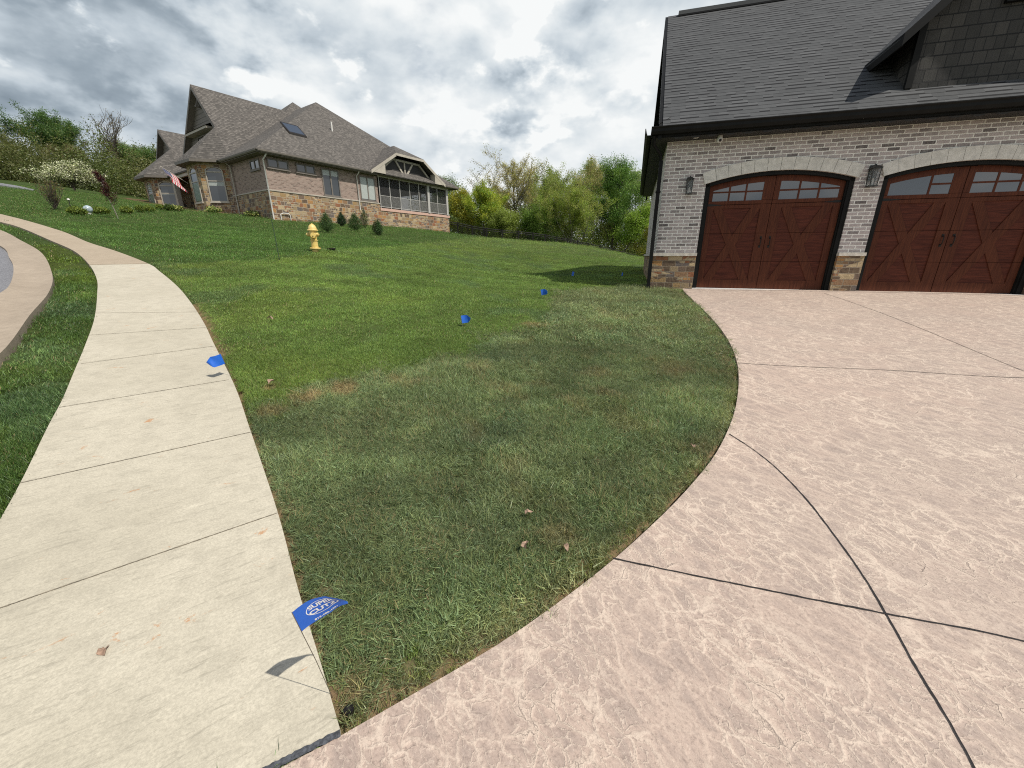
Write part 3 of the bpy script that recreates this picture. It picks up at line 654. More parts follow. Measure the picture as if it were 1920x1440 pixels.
grass('vfar', 24, 50, 16, TD, TD, 1., ('sod', 'darker mown lawn in front of the stone and brick house'), .5)

# ------------------------------------------------------------------ garage wing of the near house
FZ = -.73
gar = empty('garage_building', (GC[0], GC[1], FZ), -math.atan2(.284, .959), 'whitewashed brick garage wing with charcoal shingle roof and two arched red-brown doors', 'house')
SOF = 3.12; WEND = 10.0; DEEP = 8.6
ARC_R = 4.93
def arch(w, w0, w1, spring=2.25):
    c = (w0 + w1) / 2; return spring + .2 - ARC_R + math.sqrt(max(0, ARC_R ** 2 - (w - c) ** 2))
D = [(.90, 3.69), (4.16, 6.95)]
b = MB()
def wallrect(b, w0, w1, z0, z1, d=0.): b.quad((w0, d, z0), (w1, d, z0), (w1, d, z1), (w0, d, z1))
for (a, c) in ((0, .90), (3.69, 4.16), (6.95, WEND)): wallrect(b, a, c, .79, 2.25); wallrect(b, a, c, 2.25, SOF)
for (a, c) in D:
    ws = np.linspace(a, c, 25)
    for p, q in zip(ws[:-1], ws[1:]):
        b.quad((p, 0, arch(p, a, c)), (q, 0, arch(q, a, c)), (q, 0, SOF), (p, 0, SOF))
        b.quad((p, 0, arch(p, a, c)), (p, .22, arch(p, a, c)), (q, .22, arch(q, a, c)), (q, 0, arch(q, a, c)))
    b.quad((a, 0, .0), (a, .22, .0), (a, .22, 2.25), (a, 0, 2.25)); b.quad((c, .22, .0), (c, 0, .0), (c, 0, 2.25), (c, .22, 2.25))
b.quad((0, DEEP, .79), (0, 0, .79), (0, 0, SOF), (0, DEEP, SOF)); b.quad((WEND, 0, 0), (WEND, DEEP, 0), (WEND, DEEP, SOF), (WEND, 0, SOF)); b.quad((WEND, DEEP, 0), (0, DEEP, 0), (0, DEEP, SOF), (WEND, DEEP, SOF))
b.build('brick_wall', M['gbrick'], gar)
for (a, c, lo, hi) in ((-.05, .90, 1, 0), (3.685, 4.165, 0, 0), (6.95, WEND, 0, 0)):
    s = MB().box(a, c, -.05, .2, -.12, .73)
    if lo: s.box(-.05, .1, .2, DEEP, -.12, .73)
    s.build('stone_base', M['gstone'], gar)
    s = MB().box(a - (.03 if lo else .0), c + .006, -.085, .2, .73, .80)
    if lo: s.box(-.085, .1, .2, DEEP, .73, .80)
    s.build('stone_cap', M['cap'], gar)
for (a, c) in D:                                   # limestone voussoirs
    k = MB(); n = 12; cc = (a + c) / 2; th1 = math.asin(((c - a) / 2 + .03) / ARC_R); zc0 = 2.45 - ARC_R
    for i in range(n):
        t0 = -th1 + 2 * th1 * i / n; t1 = -th1 + 2 * th1 * (i + 1) / n; e = .0006; t0 += e; t1 -= e
        sub = np.linspace(t0, t1, 4)
        for u, v in zip(sub[:-1], sub[1:]):
            P = lambda t, r: (cc + math.sin(t) * r, -.035, zc0 + math.cos(t) * r)
            po = [P(u, ARC_R), P(v, ARC_R), P(v, ARC_R + .235), P(u, ARC_R + .235)]
            k.prism(po, (0, .05, 0))
    k.build('arch', M['archstone'], gar)
def garage_door(a, c, merged):
    cc = (a + c) / 2
    dr = empty('garage_door', (0, 0, 0)); dr.parent = gar
    fr = MB()                                     # black casing inside the opening
    fr.box(a + .002, a + .085, .03, .2, 0, 2.26); fr.box(c - .085, c - .002, .03, .2, 0, 2.26)
    ws = np.linspace(a + .002, c - .002, 25)
    for p, q in zip(ws[:-1], ws[1:]):
        zp, zq = arch(p, a, c) - .004, arch(q, a, c) - .004
        fr.add([(p, .03, zp - .07), (q, .03, zq - .07), (q, .03, zq), (p, .03, zp), (p, .2, zp - .07), (q, .2, zq - .07), (q, .2, zq), (p, .2, zp)], [(0, 1, 2, 3), (0, 4, 5, 1), (7, 6, 5, 4)])
    fr.box(a + .085, a + .11, .07, .2, 0, 2.24); fr.box(c - .11, c - .085, .07, .2, 0, 2.24)
    fr.build('casing', M['black'], dr)
    s = MB(); x0, x1 = a + .10, c - .10; secs = [.012, .612, 1.222, 1.822, 99]
    for z0, z1 in zip(secs[:-1], secs[1:]):
        if z1 < 9: s.box(x0, x1, .15, .2, z0, z1 - .006)
        else:
            ws = np.linspace(x0, x1, 25)
            for p, q in zip(ws[:-1], ws[1:]): s.prism([(p, .15, z0), (q, .15, z0), (q, .15, arch(q, a, c) - .03), (p, .15, arch(p, a, c) - .03)], (0, .05, 0))
    s.build('door_panel', M['doorp'], dr)
    # raised frame: stiles, rails, crossbucks
    f = MB(); Dp = .128; half = [(x0, cc), (cc, x1)]
    def vert(p, q, lo, hi, d=Dp):
        for z0, z1 in zip(secs[:-1], secs[1:]):
            zz0, zz1 = max(lo, z0), min(hi, z1 - .006)
            if zz1 > zz0: f.box(p, q, d, .151, zz0, zz1)
    for (p, q) in half:
        L = p + (.075 if p == x0 else .006); 
        o1, o2 = (p + .0, p + .14) if p == x0 else (p + .006, p + .20); r1, r2 = (q - .206, q - .006) if q == cc else (q - .14, q)
        vert(o1, o2, .012, 1.90); vert(r1, r2, .012, 1.90)
        f.box(o2, r1, Dp + .0015, .151, 1.745, 1.815); f.box(o2, r1, Dp + .0015, .151, 1.828, 1.90); f.box(o2, r1, Dp + .0015, .151, .012, .2)
        # crossbuck planks
        xa, xb, za, zb = o2, r1, .2, 1.745; hw = .085
        for sgn in (1, -1):
            A = (xa + .09, za) if sgn > 0 else (xb - .09, za); B = (xb - .09, zb) if sgn > 0 else (xa + .09, zb)
            A = np.array(A); B = np.array(B); dv = (B - A); Ln = np.linalg.norm(dv); dv /= Ln; nv = np.array((-dv[1], dv[0])); dd = Dp + (.004 if sgn > 0 else .0065)
            hx = hw / abs(nv[0]) 
            # a plank clipped level at the rails and cut at every section joint
            for z0, z1 in zip(secs[:-1], secs[1:]):
                lo, hi = max(z0, za), min(z1 - .006, zb)
                if hi <= lo: continue
                xm = lambda z: A[0] + dv[0] / dv[1] * (z - A[1])
                po = [(max(xa, min(xb, xm(lo) - hx)), dd, lo), (max(xa, min(xb, xm(lo) + hx)), dd, lo), (max(xa, min(xb, xm(hi) + hx)), dd, hi), (max(xa, min(xb, xm(hi) - hx)), dd, hi)]
                f.prism(po, (0, .151 - dd, 0))
        # window head: board with openings left between the bars
        wx0, wx1 = (p + .095, q - .21) if p == x0 else (p + .11, q - .09)
        f.box(o2 * 0 + p + (0 if p == x0 else .006), wx0, Dp + .003, .151, 1.905, arch(wx0, a, c) - .08); f.box(wx1, q - (0.006 if q == cc else 0), Dp + .003, .151, 1.905, arch(wx1, a, c) - .08)
        top = lambda x: arch(x, a, c) - .185
        ws = np.linspace(wx0, wx1, 13)
        for u, v in zip(ws[:-1], ws[1:]): f.prism([(u, Dp + .003, top(u)), (v, Dp + .003, top(v)), (v, Dp + .003, arch(v, a, c) - .06), (u, Dp + .003, arch(u, a, c) - .06)], (0, .02, 0))
        W = (wx1 - wx0) ; bars = [wx0 + W / 3, wx0 + 2 * W / 3]
        if merged and p == x0: bars = bars[1:]
        for x in bars: f.box(x - .018, x + .018, Dp + .006, .151, 1.9, top(x) + .01)
        lo_x = bars[0] if (merged and p == x0) else wx0
        f.box(lo_x, wx1, Dp + .0075, .151, 2.065, 2.098)
        g = MB(); 
        for u, v in zip(ws[:-1], ws[1:]): g.prism([(u, Dp + .012, 1.9), (v, Dp + .012, 1.9), (v, Dp + .012, top(v) + .005), (u, Dp + .012, top(u) + .005)], (0, .006, 0))
        g.build('window_glass', M['dglass'], dr)
    f.build('door_frame', M['doors'], dr)
    for (x, dx) in ((x0, 1), (x1, -1)):
        h = MB(); h.prism([(x, Dp - .006, 1.80), (x + dx * .1, Dp - .006, 1.80), (x + dx * .36, Dp - .006, 1.816), (x + dx * .1, Dp - .006, 1.845), (x, Dp - .006, 1.845)][::dx], (0, .005, 0)); h.build('strap_hinge', M['iron'], dr)
    for x in (cc - .09, cc + .09):
        h = MB().tube([(x, Dp, 1.12), (x, Dp - .045, 1.10), (x, Dp - .05, 1.03), (x, Dp - .045, .96), (x, Dp, .94)], .009, 8).box(x - .02, x + .02, Dp - .006, Dp, 1.10, 1.15).box(x - .02, x + .02, Dp - .006, Dp, .91, .96); h.build('pull_handle', M['iron'], dr)
    MB().box(x0, x1, .13, .16, .0, .014).build('bottom_seal', M['black'], dr)
    return dr
d1 = garage_door(*D[0], False); d2 = garage_door(*D[1], True)
t = MB()
for a, c in D: t.box(a + .0, c, -.04, .5, -.04, .004)
t.build('threshold', M['floor'], gar)
# soffit, fascia, gutter
s = MB(); s.box(-.37, WEND + .4, -.42, .0, SOF - .0, SOF + .02); s.box(-.37, 0, 0, DEEP, SOF, SOF + .02); s.build('soffit', M['soffit'], gar)
g = MB()
def gutter(b, p0, p1, out, z=3.17):
    """K-profile gutter between two plan points; 'out' points away from the wall"""
    prof = [(0, 0), (.075, 0), (.105, .05), (.105, .1), (.125, .125), (.125, .14), (.11, .14), (.09, .06), (.07, .012), (0.004, .012)]
    o = Vector((out[0], out[1], 0)); poly = [Vector((p0[0], p0[1], z)) + o * u + Vector((0, 0, v)) for u, v in prof]
    b.prism(poly, Vector((p1[0] - p0[0], p1[1] - p0[1], 0)))
gutter(g, (-.37, -.42), (WEND + .4, -.42), (0, -1)); g.box(-.37, WEND + .4, -.42, -.40, SOF - .0, 3.31)
gutter(g, (-.37, DEEP), (-.37, -.42), (-1, 0)); g.box(-.37, -.35, -.40, DEEP, SOF, 3.31)
g.build('gutter', M['black'], gar)
k = MB(); zz = []
for i in range(62): zz += [(-.02 + i * .165, SOF - .028 * (i % 2)), (-.02 + i * .165 + .08, SOF - .028 * (i % 2))]
for (xa, za), (xb, zb_) in zip(zz[:-1], zz[1:]): k.prism([(xa, -.40, za - .004), (xb, -.40, zb_ - .004), (xb, -.40, SOF + .005), (xa, -.40, SOF + .005)], (0, .05, 0))
k.build('scalloped_trim', M['soffit'], gar)
# downspout at the corner
s = MB(); s.tube([(-.30, -.44, 3.16), (-.30, -.40, 3.0), (-.13, -.13, 2.86), (-.10, -.10, 2.72)], .038, 4); s.box(-.135, -.055, -.135, -.055, .25 - .3, 2.74); s.box(-.15, -.04, -.15, -.04, 2.1, 2.13); s.build('downspout', M['black'], gar)
PITG = .824; RG = 4.5; ZE = 3.28
def roofz(d): return ZE + PITG * (d + .5)
r = MB(); w0, w1 = -.15, WEND + .3; d0 = -.47; z0 = roofz(d0)
th = .05
r.add([(w0, d0, z0), (w1, d0, z0), (w1, RG, roofz(RG)), (w0, RG, roofz(RG)), (w0, 2 * RG + .47, z0), (w1, 2 * RG + .47, z0)] + [(w0, d0, z0 - th), (w1, d0, z0 - th), (w1, RG, roofz(RG) - th), (w0, RG, roofz(RG) - th), (w0, 2 * RG + .47, z0 - th), (w1, 2 * RG + .47, z0 - th)],
      [(0, 1, 2, 3), (3, 2, 5, 4), (7, 6, 9, 8), (8, 9, 10, 11), (0, 6, 7, 1), (0, 3, 9, 6), (3, 4, 10, 9), (1, 7, 8, 2), (2, 8, 11, 5), (4, 5, 11, 10)])
rf = r.build('roof', M['gsh'], gar)
MB().box(w0 + .28, w1, RG - .14, RG + .14, roofz(RG) - .09, roofz(RG) + .035).build('ridge_cap', M['gsh'], rf)
# rake boards and gable
s = MB(); s.prism([(w0 - .07, d0 + .02, z0 - .22), (w0 - .07, RG, roofz(RG) - .22), (w0 - .07, RG, roofz(RG) - .012), (w0 - .07, d0 + .02, z0 - .012)], (.068, 0, 0))
s.prism([(w0 - .07, RG, roofz(RG) - .22), (w0 - .07, 2 * RG + .5, z0 - .22), (w0 - .07, 2 * RG + .5, z0 - .012), (w0 - .07, RG, roofz(RG) - .012)], (.068, 0, 0)); s.build('rake_board', M['black'], gar)
s = MB(); s.prism([(.0, -.3, SOF + .02), (.0, RG, roofz(RG) - .06), (.0, 2 * RG + .3, SOF + .02)], (.05, 0, 0)); s.build('gable_wall', M['shake'], gar)
r = MB(); r.add([(-.37, -.42, 3.30), (-.37, DEEP, 3.30), (.0, DEEP, 3.55), (.0, -.2, 3.55)], [(0, 3, 2, 1)]); r.build('side_eave_roof', M['gsh'], gar)
# dormer
DC, DW, AZ = 5.6, 1.46, 6.33
dz = lambda w: AZ - abs(w - DC)                       # top of its roof, a 45 degree pitch
dm = empty('dormer', (0, 0, 0)); dm.parent = gar
s = MB(); zb = roofz(.02)
wl, wr = DC - DW, DC + DW
s.prism([(wl, .02, zb - .05), (wr, .02, zb - .05), (wr, .02, dz(wr) - .11), (DC, .02, AZ - .11), (wl, .02, dz(wl) - .11)], (0, .1, 0)); s.build('dormer_face', M['shake'], dm)
s = MB()
for w, x in ((wl, 1), (wr, -1)):
    dd = (dz(w) - .11 - ZE) / PITG - .5
    MB().prism([(w, .12, roofz(.12) - .05), (w, dd + .2, dz(w) - .11), (w, .12, dz(w) - .11)], (.06 * x, 0, 0)).build('dormer_side', M['shake'], dm)
MB().box(wl - .03, wl + .075, -.01, .06, zb + .01, dz(wl) - .13).build('corner_board', M['black'], dm); MB().box(wr - .075, wr + .03, -.01, .06, zb + .01, dz(wr) - .13).build('corner_board', M['black'], dm)
ow = DW + .40; r = MB()
for sg in (-1, 1):
    e = DC + sg * ow; ze = dz(e); de = (ze - ZE) / PITG - .5; dr_ = (AZ - ZE) / PITG - .5
    A = [(e, -.36, ze), (DC, -.36, AZ), (DC, dr_ + .05, AZ), (e, de + .05, ze)]; B = [(x, y, z - .06) for x, y, z in A]
    r.add(A + B, [(0, 1, 2, 3), (7, 6, 5, 4), (0, 4, 5, 1), (3, 7, 4, 0), (1, 5, 6, 2)] if sg < 0 else [(3, 2, 1, 0), (4, 5, 6, 7), (1, 5, 4, 0), (0, 4, 7, 3), (2, 6, 5, 1)])
r.build('dormer_roof', M['gsh'], dm)
s = MB()
for sg in (-1, 1):
    e = DC + sg * (ow - .0); pts = [(e, -.38, dz(e) - .19), (DC, -.38, AZ - .19), (DC, -.38, AZ - .004), (e, -.38, dz(e) - .004)]
    s.prism(pts if sg < 0 else pts[::-1], (0, .03, 0))
    e2 = DC + sg * (ow - .5); p2 = [(e, -.34, dz(e) - .19), (DC, -.34, AZ - .19), (DC, .02, AZ - .19), (e, 1.2, dz(e) - .19)]
    s.quad(*[(x, y, z + .01) for x, y, z in p2])
    s.box(min(e, e + sg * -.03), max(e, e + sg * -.03), -.35, .95, dz(e) - .19, dz(e) - .03)
s.build('dormer_fascia', M['black'], dm)
s = MB(); s.box(5.22, 5.98, -.02, .03, 4.85, 5.75); 
for i in range(10): s.add([(5.28, -.018, 4.90 + i * .08), (5.92, -.018, 4.90 + i * .08), (5.92, -.05, 4.885 + i * .08), (5.28, -.05, 4.885 + i * .08)], [(0, 1, 2, 3)])
s.box(5.22, 5.28, -.055, -.02, 4.85, 5.75); s.box(5.92, 5.98, -.055, -.02, 4.85, 5.75); s.box(5.28, 5.92, -.055, -.02, 4.85, 4.89); s.box(5.28, 5.92, -.055, -.02, 5.71, 5.75)
s.build('gable_vent', M['black'], dm)
MB().tube([(.55, -.22, SOF), (.55, -.22, SOF - .006)], .05, 16).build('soffit_light', M['white'], gar)
def g2w(w, d, z): v = GC + Ua * w + Um * d; return (float(v[0]), float(v[1]), z + FZ)
cm_ = empty('security_camera', g2w(1.02, -.22, SOF), gar.rotation_euler.z, 'small white dome security camera under the black soffit', 'camera')
MB().lathe([(.03, -.13), (.055, -.105), (.062, -.07), (.05, -.035), (.045, 0)], 16).build('housing', M['white'], cm_)
MB().tube([(0, -.03, -.085), (.005, -.064, -.10)], [.03, .026], 12).build('lens', M['iron'], cm_)
# lanterns
m_, T_ = mat('seeded clear glass'); pg = T_.n('ShaderNodeBsdfPrincipled', {'Base Color': c4(.75, .78, .78), 'Roughness': .08, 'Transmission Weight': .85, 'IOR': 1.2, 'Alpha': .55}); T_.nt.links.new(pg.outputs[0], T_.n('ShaderNodeOutputMaterial').inputs['Surface']); M['lglass'] = m_
M['lantern'] = simple('aged pewter lantern', (.055, .055, .052), .45, .6, var=.35, vscale=30)
def lantern(w, z, label, k=1.):
    o = empty('wall_lantern', g2w(w, 0, z), gar.rotation_euler.z, label, 'lantern', 'lanterns on the garage wall'); o.scale = (k, k, k)
    s = MB().box(-.055, .055, -.018, .0, -.05, .20); s.tube([(0, -.015, .165), (0, -.06, .215), (0, -.10, .20), (0, -.105, .165)], .008, 8); s.build('bracket', M['lantern'], o)
    c = MB(); y0, y1 = -.175, -.035
    for x in (-.062, .062):
        for y in (y0, y1):
            c.obox((x * .9, (y - -.105) * .93 - .105, .0), (.006, 0, 0), (0, .006, 0), (x * .08, 0, .135))
    c.box(-.066, .066, y0 - .0, y1, -.155, -.14); c.box(-.072, .072, y0 - .006, y1 + .006, .13, .142)
    c.add([(-.08, y0 - .014, .142), (.08, y0 - .014, .142), (.08, y1 + .012, .142), (-.08, y1 + .012, .142), (-.03, -.13, .18), (.03, -.13, .18), (.03, -.08, .18), (-.03, -.08, .18)], [(0, 1, 5, 4), (1, 2, 6, 5), (2, 3, 7, 6), (3, 0, 4, 7), (4, 5, 6, 7), (3, 2, 1, 0)])
    c.build('cage', M['lantern'], o)
    MB().box(-.052, .052, y0 + .014, y1 - .014, -.138, .128).build('glass', M['lglass'], o)
    MB().tube([(0, -.105, -.14), (0, -.105, -.02)], .012, 8).build('candle', M['white'], o)
    return o
lantern(.555, 2.20, 'pewter box lantern on the brick left of the first arched door'); lantern(3.93, 2.22, 'pewter box lantern on the brick pier between the arched doors', 1.12)
# the garage interior stays dark behind its doors
MB().box(.3, WEND - .3, .5, .55, 0, SOF - .1).build('inner_wall', M['soffit'], gar)

# ------------------------------------------------------------------ stone and brick house up the slope
HZ = 1.6
hs = empty('stone_house', (LC[0], LC[1], HZ), math.atan2(.8192, .5736), 'large brown brick and field stone house with steep weathered shingle roofs and a screened porch', 'house')
def Hq(b): # shift absolute heights to the house's own base
    b.v = [(x, y, z - HZ) for x, y, z in b.v]; return b
def hb(b, name, m, parent=None): return Hq(b).build(name, M[m], parent or hs)
def wpt(s, t, z): v = LC + La * s + Lb * t; return (float(v[0]), float(v[1]), z)
E0 = 5.85; ER = 6.05; WT = 3.93
bay1 = [(0, 5.0), (-1.25, 6.35), (-1.3, 8.3), (0, 9.7)]; bay2 = [(0, 14.6), (-1.25, 15.95), (-1.3, 17.9), (0, 19.3)]
b = MB()
b.quad((0, 0, WT), (8.25, 0, WT), (8.25, 0, E0), (0, 0, E0))                     # side wall
b.quad((0, 5., WT), (0, 0, WT), (0, 0, E0), (0, 5., E0))
b.quad((8.25, 0, WT), (8.25, 7, WT), (8.25, 7, E0), (8.25, 0, E0)); b.quad((16, 20, 1), (0, 20, 1), (0, 20, E0), (16, 20, E0)); b.quad((16, 7, 1), (16, 20, 1), (16, 20, E0), (16, 7, E0)); b.quad((8.25, 7, 1), (16, 7, 1), (16, 7, E0), (8.25, 7, E0))
hb(b, 'brick_wall', 'lbrick')
b = MB()
b.box(-.05, 8.3, -.05, .1, .8, WT - .04); b.box(-.05, .1, .1, 5.1, .8, WT - .04); b.box(8.3, 16.05, -.05, .1, .8, 3.42); b.box(15.9, 16.05, .1, 7, .8, 3.42)
for bay in (bay1, bay2):
    for (p, q) in zip(bay[:-1], bay[1:]): b.quad((q[0], q[1], 1.2), (p[0], p[1], 1.2), (p[0], p[1], 6.1), (q[0], q[1], 6.1))
# recessed entry between the bays, and the wall left of the second bay
b.quad((2.2, 14.6, 2), (2.2, 9.7, 2), (2.2, 9.7, 6.1), (2.2, 14.6, 6.1)); b.quad((0, 9.7, 2), (2.2, 9.7, 2), (2.2, 9.7, 6.1), (0, 9.7, 6.1)); b.quad((2.2, 14.6, 2), (0, 14.6, 2), (0, 14.6, 6.1), (2.2, 14.6, 6.1)); b.quad((0, 20, 2), (0, 19.3, 2), (0, 19.3, 6.1), (0, 20, 6.1))
hb(b, 'stone_wall', 'lstone')
b = MB(); b.box(-.09, 8.3, -.09, .0, WT - .04, WT + .03); b.box(-.09, .0, 0, 4.95, WT - .04, WT + .03); hb(b, 'water_table', 'tan')
b = MB(); b.box(8.28, 16.1, -.1, 7.1, 3.42, 3.62); hb(b, 'porch_slab', 'pink')
def hwin(o, ux, uy, x0, x1, z0, z1, lights=2, gl='glass', fr='taupe', blind=None, arched=False, sill=True, blind_h=.45):
    """a window set on a wall: o = point on the wall, ux = along it, uy = outwards"""
    ux = Vector(ux); uy = Vector(uy); o = Vector(o); Z = Vector((0, 0, 1))
    P = lambda x, y, z: o + ux * x + uy * y + Z * z
    def bx(b, xa, xb, ya, yb, za, zb):
        v = [P(x, y, z) for z in (za, zb) for y in (ya, yb) for x in (xa, xb)]
        b.add(v, [(0, 2, 3, 1), (4, 5, 7, 6), (0, 1, 5, 4), (2, 6, 7, 3), (0, 4, 6, 2), (1, 3, 7, 5)])
    f = MB(); w = .07
    bx(f, x0, x0 + w, -.02, .05, z0, z1); bx(f, x1 - w, x1, -.02, .05, z0, z1); bx(f, x0 + w, x1 - w, -.02, .05, z0, z0 + w); bx(f, x0 + w, x1 - w, -.02, .05, z1 - w, z1)
    for i in range(1, lights):
        x = x0 + (x1 - x0) * i / lights; bx(f, x - .045, x + .045, -.02, .045, z0 + w, z1 - w)
    if sill: bx(f, x0 - .06, x1 + .06, .0, .09, z0 - .07, z0 - .003)
    if arched:
        bx(f, x0 + w, x1 - w, -.02, .05, z1 - .62, z1 - .56)
        k = 10; cx = (x0 + x1) / 2; hw = (x1 - x0) / 2
        for i in range(k):
            a0 = math.pi * i / k; a1 = math.pi * (i + 1) / k; ps = []
            for (a_, r_) in ((a0, hw), (a1, hw), (a1, hw - w), (a0, hw - w)): ps.append(P(cx + r_ * math.cos(a_), .052, z1 + .28 * r_ / hw * math.sin(a_)))
            f.prism(ps, uy * -.05)
    fo = hb(f, 'window', fr)
    g = MB(); bx(g, x0 + w, x1 - w, .0, .012, z0 + w, z1 - w)
    if arched:
        ps = [P(cx + (hw - w) * math.cos(math.pi * i / 10), .012, z1 - w + .28 * math.sin(math.pi * i / 10)) for i in range(11)]; g.prism(ps, uy * -.01)
    go = hb(g, 'pane', gl, fo)
    if blind:
        q = MB(); bx(q, x0 + w, x1 - w, .013, .018, z0 + w + (z1 - z0) * (1 - blind_h) * (1 if blind_h < 1 else 0), z1 - w - (.6 if arched else 0)); hb(q, 'blind', blind, fo)
    return fo
SA = dict(o=(0, 0, 0), ux=(1, 0, 0), uy=(0, -1, 0)); SF = dict(o=(0, 0, 0), ux=(0, 1, 0), uy=(-1, 0, 0))
hwin(x0=.2, x1=1.5, z0=5.22, z1=5.74, **SA); hwin(x0=1.98, x1=3.26, z0=5.22, z1=5.74, **SA)
hwin(x0=3.7, x1=4.98, z0=4.02, z1=5.72, blind='blind', blind_h=.28, **SA); hwin(x0=6.65, x1=8.0, z0=4.02, z1=5.68, blind='blind', blind_h=.97, **SA)
hwin(x0=.5, x1=1.75, z0=5.15, z1=5.72, **SF)
for bay in (bay1, bay2):
    for i, (p, q) in enumerate(zip(bay[:-1], bay[1:])):
        p, q = np.array(p), np.array(q); L = np.linalg.norm(q - p); u = (q - p) / L; nrm_ = (-u[1], u[0], 0) if (-u[1]) < 0 or i == 2 else (u[1], -u[0], 0)
        nn = np.array((-u[1], u[0])); 
        if nn @ ((p + q) / 2 - np.array((3., (bay[0][1] + bay[3][1]) / 2))) < 0: nn = -nn
        hw = .56; c = L / 2
        hwin((p[0], p[1], 0), (u[0], u[1], 0), (nn[0], nn[1], 0), c - hw, c + hw, 3.55 if bay is bay1 else 3.9, 5.45, 1, arched=True, blind=('blind' if i == 0 else 'gblind'), blind_h=(.5 if i == 0 else .97), fr='tan')
# downspouts and painted pipes
def pipe(name, pts, r, m): 
    b = MB(); b.tube(pts, r, 6); return hb(b, name, m)
pipe('downspout', [(.02, -.45, 5.9), (.0, -.42, 5.8), (-.05, -.12, 5.6), (-.02, -.12, 2.2)], .042, 'white')
pipe('downspout', [(6.4, -.45, 5.9), (6.4, -.42, 5.8), (6.4, -.1, 5.6), (6.4, -.12, 3.3)], .038, 'white')
pipe('downspout', [(-.4, 4.5, 5.95), (-.1, 4.4, 5.7), (-.1, 4.35, 2.7)], .05, 'tan')
pipe('meter_pipe', [(.45, -.12, 2.2), (.45, -.12, 2.55), (.6, -.14, 2.62), (.95, -.14, 2.62), (1.05, -.12, 2.5), (1.05, -.12, 2.2)], .03, 'white')
# gutters and soffit
b = MB(); b.box(-.5, 8.0, -.5, 0, E0 + .01, E0 + .04); b.box(-.5, 0, 0, 4.6, E0 + .01, E0 + .04); b.box(7.5, 16.6, -.5, .2, 5.93, 5.96); hb(b, 'soffit', 'taupe')
for p0, p1, o in (((-.5, -.5), (7.7, -.5), (0, -1)), ((-.5, 4.7), (-.5, -.5), (-1, 0)), ((15., -.5), (16.9, -.5), (0, -1)), ((16.9, -.5), (16.9, 8), (1, 0))):
    b = MB(); o3 = Vector((o[0], o[1], 0)); po = [Vector((p0[0], p0[1], 5.90)) + o3 * u + Vector((0, 0, v)) for u, v in ((0, 0), (.07, 0), (.11, .06), (.12, .14), (0, .14))]
    b.prism(po, Vector((p1[0] - p0[0], p1[1] - p0[1], 0))); hb(b, 'gutter', 'taupe')
# roofs
AX = (8.3, 6.9, 12.0)
def slab(b, pts, th=.08):
    pts = [Vector(p) for p in pts]; n = (pts[1] - pts[0]).cross(pts[2] - pts[0])
    if n.z < 0: pts = pts[::-1]
    b.prism(pts[::-1] if False else pts, (0, 0, -th)); return b
mr = MB()
c1, c2 = (-.6, -.6, ER), (17., -.6, ER); bk = 20.6; A2 = (8.3, 14.5, 12.0)
slab(mr, [c1, c2, AX]); slab(mr, [c1, AX, A2, (-.6, bk, ER)]); slab(mr, [c2, (17., bk, ER), A2, AX]); slab(mr, [(-.6, bk, ER), A2, (17., bk, ER)])
# higher hip behind
slab(mr, [(6.5, 9, 11), (11, 9, 11), (8.75, 11.2, 12.9)]); slab(mr, [(6.5, 9, 11), (8.75, 11.2, 12.9), (6.5, 13.4, 11)]); slab(mr, [(11, 9, 11), (11, 13.4, 11), (8.75, 11.2, 12.9)])
roof_main = hb(mr, 'main_roof', 'lsh')
def gable(tc_, zr, half, slope, s0, s1, name, ap, A):
    b = MB(); zl = zr - slope * half
    slab(b, [(s0, tc_, zr), ap, A, (s1, tc_, zr)]); slab(b, [(s0, tc_, zr), (s1, tc_, zr), (s1, tc_ + half, zl), (s0, tc_ + half, zl)])
    ro = hb(b, name, 'lsh'); sr = (zr - ap[2]) / (tc_ - ap[1])
    b = MB(); b.prism([(s0 + .4, tc_, zr - .12), (s0 + .4, ap[1] + .2, ap[2] + .0), (s0 + .4, ap[1] + .2, 6.5), (s0 + .4, tc_ + half - .3, 6.5), (s0 + .4, tc_ + half - .3, zl + .2)], (.05, 0, 0)); hb(b, 'gable_wall', 'lsiding')
    b = MB()
    for e, ze in ((ap[1], ap[2]), (tc_ + half, zl)):
        b.prism([(s0 - .02, tc_, zr - .30), (s0 - .02, e, ze - .30), (s0 - .02, e, ze - .07), (s0 - .02, tc_, zr - .07)], (.04, 0, 0))
        b.add([(s0, tc_, zr - .26), (s0, e, ze - .26), (s0 + .42, e, ze - .26), (s0 + .42, tc_, zr - .26)], [(0, 1, 2, 3)])
    hb(b, 'rake_trim', 'taupe'); return ro
gable(8.9, 11.34, 5.0, .92, .25, 7.5, 'front_gable_roof', (.22, 6.3, 8.35), (.05, 4.55, 6.12)); gable(18.6, 10.2, 4.2, .97, .7, 6., 'front_gable_roof', (.7, 16.6, 8.42), (0, 14.2, 6.14))
# gable brackets and the small hood with its vent window
b = MB(); b.box(.5, .64, 8.84, 8.96, 10.05, 11.1); b.box(.28, .62, 8.84, 8.96, 10.0, 10.1); b.obox((.45, 8.9, 10.35), (.04, 0, 0), (0, .05, 0), (.1, 0, .3)); hb(b, 'gable_bracket', 'taupe')
b = MB(); b.box(.15, .7, 7.5, 11.5, 8.50, 8.64); b.add([(.1, 7.4, 8.65), (.1, 11.6, 8.65), (.65, 11.6, 8.95), (.65, 7.4, 8.95)], [(0, 3, 2, 1)]); hb(b, 'gable_hood', 'tan')
hwin((.65, 0, 0), (0, 1, 0), (-1, 0, 0), 8.1, 10.6, 7.7, 8.42, 4, fr='taupe', sill=False)
